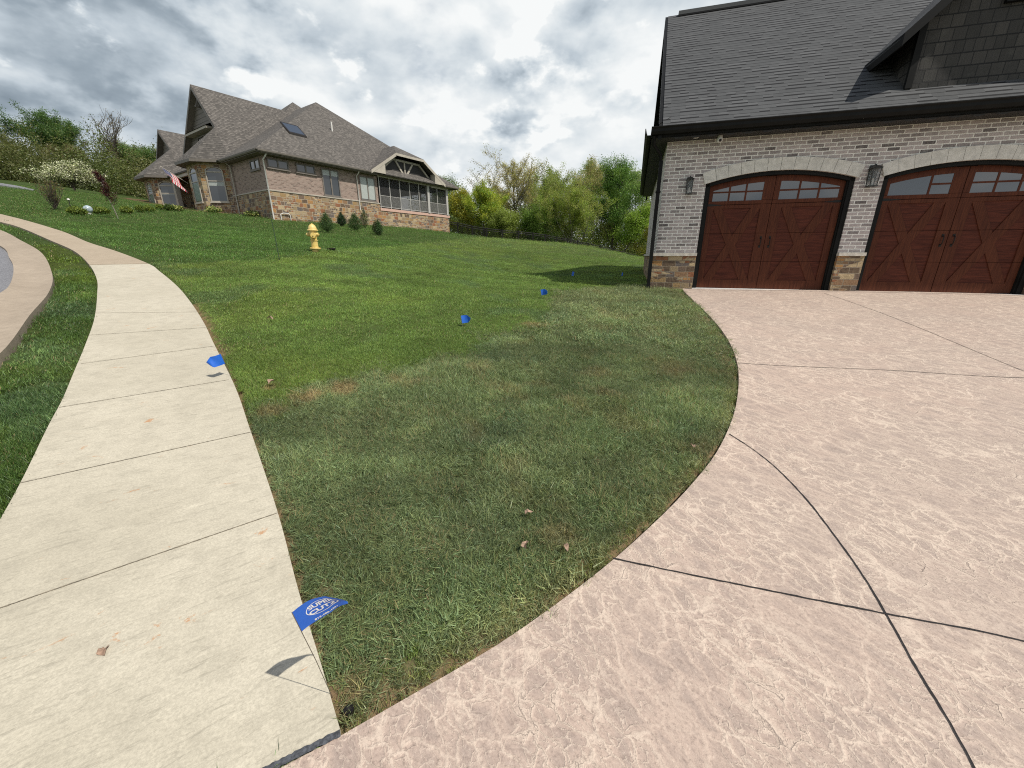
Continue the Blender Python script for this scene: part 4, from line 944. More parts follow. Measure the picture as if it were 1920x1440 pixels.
# bay roofs
for (dy, nm) in ((0, 0), (9.6, 1)):
    b = MB(); ev = [(.05, 4.55 + dy, 6.12), (-1.7, 6.2 + dy, 6.15), (-1.8, 8.55 + dy, 6.15), (.0, 10.2 + dy, 6.12)]; ap = (.22, 6.3 + dy, 8.35); ap2 = (.75, 8.0 + dy, 8.2)
    if nm: ap = (.7, 16.6, 8.5); ap2 = (1.0, 18, 8.5)
    slab(b, [ev[0], ev[1], ap]); slab(b, [ev[1], ev[2], ap]); slab(b, [ev[2], ev[3], ap2, ap]); hb(b, 'bay_roof', 'lsh')
    b = MB(); pl_ = ev; b.prism([(p[0], p[1], 5.97) for p in pl_] + [(.3, 10.2 + dy, 5.97), (.3, 4.55 + dy, 5.97)], (0, 0, .05)); 
    for p, q in zip(ev[:-1], ev[1:]):
        b.prism([(p[0], p[1], 5.95), (q[0], q[1], 5.95), (q[0], q[1], 6.12), (p[0], p[1], 6.12)], (-.05, -.02, 0))
    hb(b, 'bay_fascia', 'taupe')
b = MB(); slab(b, [(-.6, 9.6, 6.08), (-.6, 14.7, 6.08), (2.6, 14.7, 8.2), (2.6, 9.6, 8.2)]); hb(b, 'entry_roof', 'lsh')
b = MB(); b.box(-.5, -.3, 9.9, 14.5, 5.75, 6.02); b.box(-.5, -.2, 13.9, 14.2, 2.6, 5.75); b.box(-.5, -.2, 9.9, 10.15, 2.6, 5.75); hb(b, 'entry_frame', 'tan')
b = MB(); b.box(2.1, 2.18, 11.6, 12.8, 3.6, 5.6); hb(b, 'front_door', 'iron')
# skylight and vent pipe on the side slope
sn = (12.0 - ER) / 7.5; 
sz = lambda t: ER + sn * (t + .6)
sk = MB(); ta, tb = 1.55, 2.55
sk.prism([(2.75, ta, sz(ta) + .02), (3.95, ta, sz(ta) + .02), (3.95, tb, sz(tb) + .02), (2.75, tb, sz(tb) + .02)], (0, 0, .10)); so = hb(sk, 'skylight', 'bronze', hs)
sk = MB(); sk.quad((2.84, ta + .09, sz(ta + .09) + .125), (3.86, ta + .09, sz(ta + .09) + .125), (3.86, tb - .09, sz(tb - .09) + .125), (2.84, tb - .09, sz(tb - .09) + .125)); hb(sk, 'pane', 'dglass', so)
pipe('vent_pipe', [(7.1, 3.3, sz(3.3) - .05), (7.1, 3.3, sz(3.3) + .6)], .06, 'white')
# porch: cross gable with a clipped top, posts, screens, railing
PC = 11.25; b = MB(); tip = (PC, 1.25, 8.66); tF = -.62
L0, L1, R1, R0 = (7.35, tF, 6.13), (9.8, tF, 7.68), (12.7, tF, 7.68), (15.15, tF, 6.13)
ms = lambda z: (z - ER) / sn - .6
slab(b, [L0, L1, tip, (PC, ms(8.66) + .1, 8.66), (7.35, ms(6.13) + .0, 6.13)]); slab(b, [R0, R1, tip, (PC, ms(8.66) + .1, 8.66), (15.15, ms(6.13), 6.13)]); slab(b, [L1, R1, tip]); hb(b, 'porch_roof', 'lsh')
b = MB(); f = tF - .03
def strip2(p, q, h, y=None):
    b.prism([(p[0], f, p[2] - h), (q[0], f, q[2] - h), (q[0], f, q[2] - .03), (p[0], f, p[2] - .03)], (0, .05, 0))
strip2(L0, L1, .26); strip2(L1, R1, .2); strip2(R1, R0, .26)
b.prism([(7.45, f + .01, 6.0), (8.65, f + .01, 6.0), (8.65, f + .01, 6.75), (7.45, f + .01, 6.0)], (0, .55, 0)); b.prism([(15.05, f + .01, 6.0), (13.9, f + .01, 6.75), (13.9, f + .01, 6.0)], (0, .55, 0))
b.box(8.25, 13.9, -.12, .0, 5.83, 6.28)                                             # beam
b.box(13.9, 16.05, -.12, 0, 5.75, 5.95)
hb(b, 'porch_fascia', 'tan')
b = MB()
def bar2(p, q, w=.07):
    p = Vector((p[0], -.06, p[1])); q = Vector((q[0], -.06, q[1])); d = (q - p) / 2; n_ = Vector((-d.z, 0, d.x)).normalized() * w
    b.obox((p + q) / 2, d, (0, .05, 0), n_)
bar2((8.55, 6.3), (9.85, 7.28)); bar2((9.8, 7.30), (12.7, 7.30)); bar2((12.65, 7.28), (13.85, 6.3)); bar2((10.9, 6.28), (10.1, 7.3)); bar2((11.05, 6.28), (11.05, 7.3), .05); bar2((11.2, 6.28), (11.95, 7.3))
hb(b, 'truss', 'tan')
b = MB(); b.prism([(8.5, -.03, 6.25), (13.95, -.03, 6.25), (12.72, -.03, 7.42), (9.78, -.03, 7.42)], (0, .03, 0)); b.quad((8.3, 6.5, 3.62), (15.9, 6.5, 3.62), (15.9, 6.5, 6.2), (8.3, 6.5, 6.2)); b.quad((8.3, 0, 5.9), (15.9, 0, 5.9), (15.9, 6.9, 5.9), (8.3, 6.9, 5.9)); hb(b, 'porch_dark_backing', 'soffit')  # black sheets stand in for the shade inside gable and porch
for x in (8.36, 9.36, 10.38, 11.42, 12.44, 14.62):
    b = MB().box(x - .026, x + .026, -.08, -.03, 3.62, 5.84); hb(b, 'screen_post', 'post')
for x, z in ((13.5, 5.84), (15.82, 5.84)):
    b = MB().box(x - .12, x + .12, -.14, .1, 3.62, z); hb(b, 'column', 'post')
b = MB().box(15.72, 15.94, 3.4, 3.6, 3.62, 5.9); hb(b, 'column', 'post'); b = MB().box(15.72, 15.94, 6.7, 6.9, 3.62, 5.9); hb(b, 'column', 'post')
b = MB().box(8.3, 15.8, -.07, -.045, 4.52, 4.55).box(8.3, 15.8, -.075, -.045, 3.70, 3.74)
hb(b, 'railing', 'post')
b = MB()
for i in range(94): b.box(8.36 + i * .08, 8.36 + i * .08 + .016, -.065, -.05, 3.74, 4.52)
hb(b, 'balusters', 'post')
m_, T_ = mat('insect screen'); 
bs = T_.n('ShaderNodeBsdfPrincipled', {'Base Color': c4(.03, .03, .03), 'Roughness': .7}); tr = T_.n('ShaderNodeBsdfTransparent'); mx = T_.n('ShaderNodeMixShader', {0: .42, 1: bs.outputs[0], 2: tr.outputs[0]}); T_.nt.links.new(mx.outputs[0], T_.n('ShaderNodeOutputMaterial').inputs['Surface']); M['screen'] = m_
b = MB().quad((8.3, -.04, 3.62), (15.8, -.04, 3.62), (15.8, -.04, 5.84), (8.3, -.04, 5.84)).quad((15.8, -.04, 3.62), (15.8, 6.8, 3.62), (15.8, 6.8, 5.84), (15.8, -.04, 5.84)); hb(b, 'insect_screen', 'screen')
# flag on the entry
def flag_mat():
    m, T = mat('striped flag cloth'); uv = T.n('ShaderNodeTexCoord').outputs['UV']; s = T.n('ShaderNodeSeparateXYZ', {0: uv})
    st = T.math('LESS_THAN', T.math('FRACT', T.math('MULTIPLY', s.outputs[1], 6.5)), .5)
    c = T.mix(st, c4(.55, .53, .52), c4(.42, .03, .045))
    can = T.math('MULTIPLY', T.math('LESS_THAN', s.outputs[0], .4), T.math('GREATER_THAN', s.outputs[1], .46))
    g = T.n('ShaderNodeVectorMath', {0: T.mapping(uv, scale=(27, 17, 1))}, operation='FRACTION').outputs[0]
    dd = T.n('ShaderNodeVectorMath', {0: g, 1: (.5, .5, 0)}, operation='DISTANCE').outputs['Value']
    blue = T.mix(T.math('LESS_THAN', dd, .22), c4(.015, .02, .075), c4(.5, .5, .52))
    return finish(m, T, T.mix(can, c, blue), .8)
fp = wpt(-.3, 11.6, 5.3); fl = empty('house_flag', fp, 0, 'red, white and blue striped flag on a slanted pole beside the house entry', 'flag')
top_ = Vector((1.0 - 2.1, -.95, .85))
base_ = Vector((0, 0, 0)); tipv = Vector((-1.0, -.95, .95)) 
MB().tube([base_, tipv], .02, 8).build('pole', M['tan'], fl); MB().tube([tipv, tipv * 1.03], .04, 8).build('finial', M['cap'], fl)
me = bpy.data.meshes.new('cloth'); nx, ny = 26, 14; V = []; UVs = []
for j in range(ny + 1):
    for i in range(nx + 1):
        u, v = i / nx, j / ny; p = tipv * (1 - .50 * (1 - v) * 1.0) 
        along = Vector((.50, .12, -.90)) * 1.15 * u; wv = Vector((.3, .8, 0)) * (.09 * math.sin(u * 9 + v * 2) * (.3 + u)) + Vector((0, 0, -.22 * u * (1 - v) * math.sin(u * 2)))
        V.append(p + along + wv); UVs.append((u, v))
Fc = [(j * (nx + 1) + i, j * (nx + 1) + i + 1, (j + 1) * (nx + 1) + i + 1, (j + 1) * (nx + 1) + i) for j in range(ny) for i in range(nx)]
me.from_pydata(V, [], Fc); me.update(); ul = me.uv_layers.new(name='UVMap')
for l in me.loops: ul.data[l.index].uv = UVs[l.vertex_index]
me.materials.append(flag_mat()); me.polygons.foreach_set('use_smooth', [True] * len(Fc)); o = bpy.data.objects.new('cloth', me); COL.objects.link(o); o.parent = fl

# ------------------------------------------------------------------ hydrant, markers, flags
def gz(x, y): return float(tz(x, y))
m_, T_ = mat('yellow hydrant paint'); p_ = T_.n('ShaderNodeTexCoord').outputs['Object']; n_ = T_.noise(p_, 12, 6, .7); n2_ = T_.noise(p_, 3.5, 4, .6); ss = T_.n('ShaderNodeSeparateXYZ', {0: p_})
c_ = T_.mix(T_.sm(n2_, .3, .7), c4(.60, .42, .10), c4(.72, .56, .22)); c_ = T_.mix(T_.math('MULTIPLY', T_.sm(n_, .58, .72), .6), c_, c4(.30, .16, .05)); c_ = T_.mix(T_.sm(T_.math('MULTIPLY_ADD', n_, .1, ss.outputs[2]), .1, .06), c_, c4(.22, .10, .04))
M['hyd'] = finish(m_, T_, c_, .5, n_, .3, .004)
hx, hy = G(592, 472); hyd = empty('fire_hydrant', (hx, hy, gz(hx, hy) - .03), R(12), 'weathered yellow fire hydrant standing in the lawn', 'hydrant')
MB().lathe([(.085, 0), (.085, .1)], 18).lathe([(.145, .1001), (.15, .115), (.145, .135)], 18).lathe([(.095, .1351), (.092, .2), (.088, .33)], 18).lathe([(.105, .3301), (.105, .348)], 18).lathe([(.086, .3481), (.088, .4), (.1, .47), (.105, .56), (.095, .6)], 18).build('barrel', M['hyd'], hyd)
MB().lathe([(.145, .6001), (.148, .615), (.135, .632)], 18).lathe([(.112, .6321), (.11, .68), (.085, .735), (.05, .77)], 18).lathe([(.024, .7701), (.022, .80)], 5, smooth=False).build('bonnet', M['hyd'], hyd)
def noz(ang, L, r, z):
    d = Vector((math.cos(ang), math.sin(ang), 0)); b = MB(); c = Vector((0, 0, z)); b.tube([c + d * .06, c + d * (.09 + L)], r * .8, 14); b.tube([c + d * (.09 + L), c + d * (.15 + L)], [r * 1.15, r], 14); b.tube([c + d * (.15 + L), c + d * (.175 + L)], .018, 5, smooth=False); return b
noz(R(180), .02, .05, .50).build('side_nozzle', M['hyd'], hyd); noz(R(0), -.01, .05, .50).build('side_nozzle', M['hyd'], hyd); noz(R(-80), .01, .068, .47).build('pumper_nozzle', M['hyd'], hyd)
for i in range(8):
    a = i * math.pi / 4 + .2; MB().tube([(.125 * math.cos(a), .125 * math.sin(a), .095), (.125 * math.cos(a), .125 * math.sin(a), .15)], .012, 6, smooth=False).build('flange_bolt', M['hyd'], hyd)
x, y = G(622, 471); vb = empty('valve_box', (x, y, gz(x, y) - .02), R(10), 'low dark valve box in the grass right of the yellow hydrant', 'valve box')
MB().lathe([(.09, 0), (.12, .09)], 14, smooth=False).build('body', M['iron'], vb); MB().lathe([(.125, .091), (.125, .11)], 14, smooth=False).build('lid', M['bronze'], vb)
x, y = G(524, 487); mk = empty('marker_rod', (x, y, gz(x, y)), 0, 'tall thin dark green marker rod leaning in the lawn left of the hydrant', 'marker rod')
MB().tube([(0, 0, -.05), (-.01, 0, .55), (-.03, 0, 1.10)], [.009, .008, .006], 6).build('rod', simple('green fibreglass', (.03, .055, .03), .5), mk); MB().tube([(0, 0, -.03), (0, 0, .03)], .02, 8).build('base_collar', M['iron'], mk)
# irrigation head in the corner by the walk
x, y = G(655, 1335); ih = empty('sprinkler_head', (x, y, gz(x, y) - .01), 0, 'round black sprinkler head set in the grass at the corner of the walk', 'sprinkler')
MB().lathe([(.015, 0), (.017, .02), (.018, .024)], 20).build('body', M['iron'], ih); MB().lathe([(.008, .0241), (.008, .027)], 12).build('nozzle_cap', M['bronze'], ih)
# utility flags
def flag_cloth_mat():
    m, T = mat('blue vinyl'); p = T.n('ShaderNodeTexCoord').outputs['Object']; n = T.noise(p, 30, 4, .6)
    c = T.mix(n, c4(.014, .11, .55), c4(.025, .16, .68)); d = T.n('ShaderNodeBsdfPrincipled', {'Base Color': c, 'Roughness': .42}); t = T.n('ShaderNodeBsdfTranslucent', {'Color': c})
    mx = T.n('ShaderNodeMixShader', {0: .22, 1: d.outputs[0], 2: t.outputs[0]}); T.nt.links.new(mx.outputs[0], T.n('ShaderNodeOutputMaterial').inputs['Surface']); return m
M['vinyl'] = flag_cloth_mat(); M['print'] = simple('white print', (.72, .74, .76), .5, var=.04); M['wire'] = simple('galvanised wire', (.20, .18, .15), .5, .6)
def utility_flag(base, top, fly, label, W=.127, H=.102, curl=1., taper=0., text=False, droop=.0):
    """base, top: ends of the wire; fly: direction the vinyl flies"""
    base = Vector(base); top = Vector(top); e = empty('utility_flag', base, 0, label, 'marker flag', 'blue utility flags along the lawn edge'); T0 = top - base; ax = T0.normalized()
    MB().tube([-ax * .03, T0 * .5 + Vector((.004, 0, 0)), T0], .0012 if text else .0016, 6).build('wire', M['wire'], e)
    fly = Vector(fly); fly = (fly - ax * fly.dot(ax)).normalized(); nrm_ = ax.cross(fly)
    def P(u, v, lift=0.):      # u along the fly 0..1, v down the wire 0..1
        x = W * u; vv = v; sag = -(droop * (u ** 1.6)) * W
        if taper: vv = .5 + (v - .5) * (1 - taper * max(0, (u - .62) / .38))
        off = curl * .020 * math.sin(u * 3.0) + curl * .007 * math.sin(u * 8 + v * 2.4) * u + .008 * curl * (v - .5) * u
        return T0 - ax * (H * vv) + fly * x + nrm_ * (off + lift) + Vector((0, 0, sag)) 
    nx, ny = 22, 12; V = [P(i / nx, j / ny) for j in range(ny + 1) for i in range(nx + 1)]
    b = MB().add(V, [(j * (nx + 1) + i, j * (nx + 1) + i + 1, (j + 1) * (nx + 1) + i + 1, (j + 1) * (nx + 1) + i) for j in range(ny) for i in range(nx)], True)
    fo = b.build('vinyl_flag', M['vinyl'], e)
    if text:
        def put(txt, size, u0, v0, bold=.0, rot=0., sx=1.):
            cu = bpy.data.curves.new('txt', 'FONT'); cu.body = txt; cu.size = size; cu.align_x = 'CENTER'; cu.align_y = 'CENTER'; cu.offset = bold; cu.resolution_u = 4
            to = bpy.data.objects.new('txt', cu); COL.objects.link(to); dg = bpy.context.evaluated_depsgraph_get(); me = bpy.data.meshes.new_from_object(to.evaluated_get(dg)); bpy.data.objects.remove(to)
            bm = bmesh.new(); bm.from_mesh(me); bmesh.ops.subdivide_edges(bm, edges=[x_ for x_ in bm.edges if x_.calc_length() > .012], cuts=2); bmesh.ops.triangulate(bm, faces=bm.faces); bm.to_mesh(me); bm.free()
            cr, sr = math.cos(rot), math.sin(rot)
            for v in me.vertices:
                x, y = v.co.x * sx, v.co.y; x, y = x * cr - y * sr, x * sr + y * cr
                v.co = P(u0 + x / W, v0 - y / H, text_lift)
            me.materials.clear(); me.materials.append(M['print']); me.name = 'lettering'; o = bpy.data.objects.new('lettering', me); COL.objects.link(o); o.parent = fo
        text_lift = .0009 * text
        put('SUPER', .0265, .50, .26, .0008, R(12)); put('CUTZ', .0275, .52, .50, .0010, R(12), 1.1); put('812-480-4281', .0130, .55, .885, .0005, R(4))
        ob = MB(); K = 60
        for r0, r1, tw in ((1., .93, 1),):
            ring = []
            for q in range(K):
                a = 2 * math.pi * q / K; tk = .055 + .05 * max(0, -math.sin(a - .6))
                for rr in (1., 1. - tk):
                    x = .047 * rr * math.cos(a); y = .0345 * rr * math.sin(a); x, y = x * math.cos(.2) - y * math.sin(.2), x * math.sin(.2) + y * math.cos(.2); ring.append(P(.52 + x / W, .40 - y / H, text_lift))
            ob.add(ring, [(2 * i, 2 * i + 1, 2 * ((i + 1) % K) + 1, 2 * ((i + 1) % K)) for i in range(K)])
        ob.build('oval_emblem', M['print'], fo)
    return e
def flag_at(px, py, h, lean, fly, label, **k):
    x, y = G(px, py); z = gz(x, y); return utility_flag((x, y, z), (x + lean[0], y + lean[1], z + h), fly, label, **k)
bx_, by_ = G(622, 1305)
utility_flag((bx_, by_, gz(bx_, by_)), (-.640, .877, -.985), (.66, .58, -.40), 'blue vinyl flag with white lettering leaning over the near end of the walk', text=-1, curl=.9, taper=.95, W=.145, H=.115, droop=.18)
flag_at(433, 708, .24, (-.03, -.02), (-.9, -.5, -.35), 'plain blue flag leaning over the sidewalk edge halfway up the walk', W=.13, H=.10, taper=.9, curl=2.2)
flag_at(867, 612, .15, (-.02, .02), (.85, -.2, -.45), 'blue flag low in the middle of the lawn, second nearest the driveway sod', W=.14, H=.11, taper=1., curl=1.8)
flag_at(1016, 559, .16, (-.03, .0), (.8, -.5, -.35), 'crumpled pale blue flag low in the grass above the sod edge', W=.14, H=.11, taper=.8, curl=2.4)
flag_at(1069, 527, .26, (.05, .0), (.6, -.6, -.1), 'upright blue flag at the tip of the garage shadow', W=.07, H=.11)
flag_at(1163, 527, .24, (.03, .0), (.35, -.9, -.1), 'small blue flag inside the shadow near the garage corner', W=.05, H=.09)
# dead leaves
M['leaf'] = simple('dry brown leaf', (.30, .20, .14), .8, var=.35, vscale=60)
leaves = [(510,726,'curled brown leaf in the lawn beside the walk'), (508,603,'small brown leaf in the green lawn above the second flag'), (1297,847,'tan curled leaf at the right edge of the sod'), (990,975,'pinkish dead leaf lying in the lower sod'), (985,1035,'small dead leaf in the sod close to the drive'), (198,1228,'reddish brown leaf scrap on the near walk'), (1060,1040,'narrow straw coloured leaf in the sod beside the drive')]
for i, (px, py, lb) in enumerate(leaves):
    x, y = G(px, py); rs = np.random.RandomState(i); s = .022 + .0045 * math.hypot(x, y); b = MB(); n = 9; ring = []
    for q in range(n):
        a = 2 * math.pi * q / n; r_ = s * (1 if q % 2 else .62) * rs.uniform(.8, 1.1); ring.append((r_ * math.cos(a) * .7, r_ * math.sin(a), .35 * s * math.cos(a * 2) + rs.uniform(0, .2) * s))
    b.add([(0, 0, .002)] + ring, [(0, 1 + q, 1 + (q + 1) % n) for q in range(n)])
    o = b.build('dead_leaf', M['leaf']); md = o.modifiers.new('thick', 'SOLIDIFY'); md.thickness = .0008
    on_walk = px < 250; o.location = (x, y, gz(x, y) + (.024 if on_walk else .055)); o.rotation_euler = (rs.uniform(-.4, .4) * (not on_walk), rs.uniform(-.3, .3) * (not on_walk), rs.uniform(0, 6)); tag(o, lb, 'leaf', 'fallen leaves')

# ------------------------------------------------------------------ plants
def leaf_mat(name, trans=.35):
    return leafy(name, 'GEOMETRY', 'col', trans)
M['leafm'] = leaf_mat('tree leaves', .42); M['needle'] = leaf_mat('shrub leaves', .2)
def bark(name, a, b_):
    m, T = mat(name); p = T.n('ShaderNodeTexCoord').outputs['Object']; n = T.noise(T.mapping(p, scale=(6, 6, 1)), 3, 6, .7)
    return finish(m, T, T.mix(T.sm(n, .3, .7), c4(*a), c4(*b_)), .9, n, .8, .03, spec=.1)
M['bark'] = bark('grey brown bark', (.045, .036, .028), (.13, .11, .09)); M['barkl'] = bark('pale grey bark', (.11, .10, .085), (.26, .24, .20))
class Tubes:
    def __init__(s): s.V = []; s.F = []; s.n = 0
    def add(s, P, Rr, k):
        P = np.asarray(P); n = len(P); D_ = np.gradient(P, axis=0); D_ /= np.linalg.norm(D_, axis=1)[:, None] + 1e-9
        ref = np.array((0, 0, 1.)) if abs(D_[0][2]) < .9 else np.array((1., 0, 0)); A = np.cross(D_, ref); A /= np.linalg.norm(A, axis=1)[:, None] + 1e-9; B = np.cross(D_, A)
        t = np.arange(k) * 2 * np.pi / k; ring = P[:, None] + (A[:, None] * np.cos(t)[None, :, None] + B[:, None] * np.sin(t)[None, :, None]) * np.asarray(Rr)[:, None, None]
        i, j = np.meshgrid(np.arange(n - 1), np.arange(k), indexing='ij'); a = s.n + i * k + j; b = s.n + i * k + (j + 1) % k
        s.V.append(ring.reshape(-1, 3)); s.F.append(np.stack([a, b, b + k, a + k], -1).reshape(-1, 4)); s.n += n * k
    def mesh(s, name, m):
        me = bpy.data.meshes.new(name); me.from_pydata(np.vstack(s.V).tolist(), [], np.vstack(s.F).tolist()); me.update(); me.polygons.foreach_set('use_smooth', [True] * len(me.polygons)); me.materials.append(m); return me
def leaf_mesh(name, C, size, col, rs, m, flat=.4, aspect=.7, val=None):
    """many small leaf faces at the points C"""
    n = len(C); nz = rs.normal(0, 1, (n, 3)); nz[:, 2] = np.abs(nz[:, 2]) + flat; nz /= np.linalg.norm(nz, axis=1)[:, None]
    r = rs.normal(0, 1, (n, 3)); u = np.cross(nz, r); u /= np.linalg.norm(u, axis=1)[:, None]; v = np.cross(nz, u)
    s = (size * rs.uniform(.6, 1.3, n))[:, None]; u = u * s * .5; v = v * s * .5 * aspect
    bend = nz * s * .15
    V = np.stack([C - u, C + v - bend, C + u, C - v - bend], 1).reshape(-1, 3); F = np.arange(4 * n).reshape(n, 4)
    me = bpy.data.meshes.new(name); me.from_pydata(V.tolist(), [], F.tolist()); me.update()
    c = np.asarray(col)[None] if np.ndim(col) == 1 else col
    c = c * (rs.uniform(.72, 1.28, (n, 1)) if val is None else val[:, None] * rs.uniform(.8, 1.2, (n, 1))); c = np.c_[c * np.ones((n, 3)), np.ones(n)]
    at = me.color_attributes.new('col', 'FLOAT_COLOR', 'POINT'); at.data.foreach_set('color', np.repeat(c, 4, 0).ravel()); me.materials.append(m); return me
def tree(name, loc, H, spread, color, label, cat='tree', seed=1, trunk_r=.16, first=.25, nleaf=9000, leaf=.15, lean=(0, 0), limbs=9, up=.5, barkm='bark', color2=None, group=None, depth=3, clump=.6, multi=1, mlean=.33, tw=.02, zoff=-.3):
    rs = np.random.RandomState(seed); T = Tubes(); tips = []; big_ = H > 5; nleaf = int(nleaf * (3.6 if big_ else 1)); leaf = leaf * (.98 if big_ else 1); color = tuple(np.array(color) * (2.25 if big_ else 1)); color2 = None if color2 is None else tuple(np.array(color2) * (2.2 if big_ else 1))
    def branch(p, d, L, r, lev):
        n = 6 if lev < 2 else 4; P = [p]; dd = d.copy(); 
        for i in range(n): 
            dd = dd + rs.normal(0, .13 if lev else .05, 3) + np.array((0, 0, (.05 if lev else .02))); dd /= np.linalg.norm(dd); P.append(P[-1] + dd * L / n)
        P = np.array(P); rr = np.linspace(r, r * (.35 if lev else .45), n + 1); T.add(P, rr, 8 if lev == 0 else (5 if lev == 1 else 3))
        if lev >= 2 or lev == depth:
            for q in P[1:]: tips.append((q, lev))
        if lev < depth:
            k = limbs if lev == 0 else (5 if lev == 1 else 4)
            for i in range(k):
                f = first + (1 - first) * (i + rs.rand()) / k if lev == 0 else .25 + .75 * (i + rs.rand()) / k
                idx = f * n; a = int(min(idx, n - 1)); q = P[a] + (P[a + 1] - P[a]) * (idx - a); dl = P[a + 1] - P[a]; dl /= np.linalg.norm(dl)
                th = rs.rand() * 2 * np.pi if lev else i * 2.4 + rs.rand() * .8; side = np.array((math.cos(th), math.sin(th), 0)); 
                nd_ = side * (1 - up * (.6 + .6 * f if lev == 0 else .6)) + dl * (.35 if lev else 0) + np.array((0, 0, up)); nd_ /= np.linalg.norm(nd_)
                ll = (spread * (1.0 - .45 * max(0, f - .3)) if lev == 0 else L * rs.uniform(.4, .65)) * rs.uniform(.8, 1.15)
                branch(q, nd_, ll, max(tw if trunk_r > .05 else .006, rr[a] * rs.uniform(.4, .62)), lev + 1)
            if lev == 0:
                branch(P[-1], dd, spread * .6, rr[-1] * .8, 1)
    for mi in range(multi):
        l0 = np.array((lean[0] + (rs.uniform(-mlean, mlean) if multi > 1 else 0), lean[1] + (rs.uniform(-mlean, mlean) if multi > 1 else 0), 1.)); l0 /= np.linalg.norm(l0)
        branch(np.array((0., 0., 0.)), l0, H - spread * .45, trunk_r, 0)
    x, y = loc; o = empty(name, (x, y, gz(x, y) + zoff), 0, label, cat, group)
    tr = bpy.data.objects.new('trunk', T.mesh('trunk', M[barkm])); COL.objects.link(tr); tr.parent = o
    if nleaf:
        tp = np.array([t[0] for t in tips]); k = rs.randint(0, len(tp), nleaf); u_ = rs.normal(0, 1, (nleaf, 3)); u_ /= np.linalg.norm(u_, axis=1)[:, None]; C = tp[k] + u_ * (rs.rand(nleaf, 1) ** .45) * np.array((clump, clump, clump * .75)) * 1.35
        cid = rs.uniform(.6, 1.35, len(tp)); val = cid[k]
        c = np.array(color)[None] * np.ones((nleaf, 3))
        if color2 is not None: f = (rs.rand(len(tp)) < .4)[k][:, None]; c = np.where(f, np.array(color2), c)
        zz_ = C[:, 2] > .25; C, c, val = C[zz_], c[zz_], val[zz_]
        cr = bpy.data.objects.new('crown', leaf_mesh('crown', C, leaf, c, rs, M['leafm'], val=val)); COL.objects.link(cr); cr.parent = o
    # settle the height so the crown top stands as high as asked
    mz = max(float((C[:, 2].max()) if nleaf else 0), max(float(t[0][2]) for t in tips)); o.scale = (H / mz * .97,) * 3
    return o
def at(px, py, Y):
    r = ray(px, py) / ray(px, py)[1]; return (float(r[0] * Y), float(Y), float(r[2] * Y))
def tree_to(px, topy, Y, spread_px, **k):
    x, y, zt = at(px, topy, Y); H = zt - gz(x, y) + .3; spread = spread_px / 813 * Y * .68; return tree(k.pop('name', 'deciduous_tree'), (x, y), H, spread, **k)
GRN = (.085, .135, .028); YG = (.20, .215, .03); OLV = (.105, .125, .04); DK = (.045, .085, .024); BRZ = (.20, .17, .075); LIME = (.13, .19, .03)
tree_to(822, 318, 58, 90, label='pale green loose tree rising just behind the porch roof end', seed=3, color=(.095, .125, .05), nleaf=5000, leaf=.18, group='trees in the wood')
tree_to(905, 328, 51, 120, label='bright yellow green tree right of the porch beyond the fence', seed=4, color=YG, color2=LIME, nleaf=12000, leaf=.15, trunk_r=.13, first=.3, up=.55, clump=.5, group='trees in the wood')
tree_to(862, 345, 55, 60, label='small golden green tree tight against the porch end', seed=14, color=(.21, .20, .03), nleaf=5000, leaf=.16, trunk_r=.1, group='trees in the wood')
tree_to(968, 272, 56, 170, label='tallest tree of the wood with sparse bronze leaves and open limbs', seed=5, color=BRZ, color2=(.18, .18, .06), nleaf=8000, leaf=.15, tw=.045, trunk_r=.33, first=.4, limbs=13, up=.42, clump=.42, barkm='barkl', group='trees in the wood')
tree_to(1080, 288, 50, 230, label='broad yellow green tree with forked grey trunk mid wood', seed=6, color=(.125, .165, .03), color2=(.16, .17, .045), nleaf=17000, leaf=.16, trunk_r=.2, first=.2, limbs=12, up=.48, clump=.6, barkm='barkl', group='trees in the wood')
tree_to(1030, 292, 60, 140, label='olive tree behind the broad forked tree', seed=16, color=OLV, nleaf=8000, leaf=.18, group='trees in the wood')
tree_to(1118, 282, 62, 150, label='loose bronze green tree top between the forked tree and the dark tree', seed=17, color=(.13, .14, .05), color2=BRZ, nleaf=7000, leaf=.18, barkm='barkl', group='trees in the wood')
tree_to(1162, 278, 52, 130, label='dark green pointed tree with black trunk near the garage', seed=8, color=(.055, .105, .022), color2=(.09, .14, .03), nleaf=12000, leaf=.16, trunk_r=.22, first=.3, limbs=12, up=.65, group='trees in the wood')
tree_to(1205, 304, 60, 120, label='pale tree half hidden by the garage eave', seed=9, color=(.10, .135, .045), nleaf=7000, leaf=.17, group='trees in the wood')
tree_to(1228, 372, 50, 70, label='young golden tree against the garage downspout', seed=10, color=(.20, .19, .04), nleaf=6000, leaf=.14, trunk_r=.07, group='trees in the wood')
tree_to(1150, 372, 50, 60, label='slim leaning dark trunk with lime leaves in front of the wood', seed=19, color=LIME, nleaf=3500, leaf=.14, trunk_r=.1, lean=(.65, 0), first=.5, group='trees in the wood')
tree_to(945, 385, 50, 90, label='low olive green tree under the tall bronze one', seed=20, color=(.13, .16, .035), nleaf=7500, leaf=.15, trunk_r=.08, first=.12, group='trees in the wood')
tree_to(1010, 372, 51, 95, label='low bushy tree filling in behind the fence middle', seed=21, color=(.095, .145, .03), nleaf=8500, leaf=.15, trunk_r=.08, first=.1, group='trees in the wood')
tree_to(1270, 330, 56, 110, label='green tree wholly behind the garage roof edge', seed=22, color=GRN, nleaf=5000, leaf=.18, group='trees in the wood')
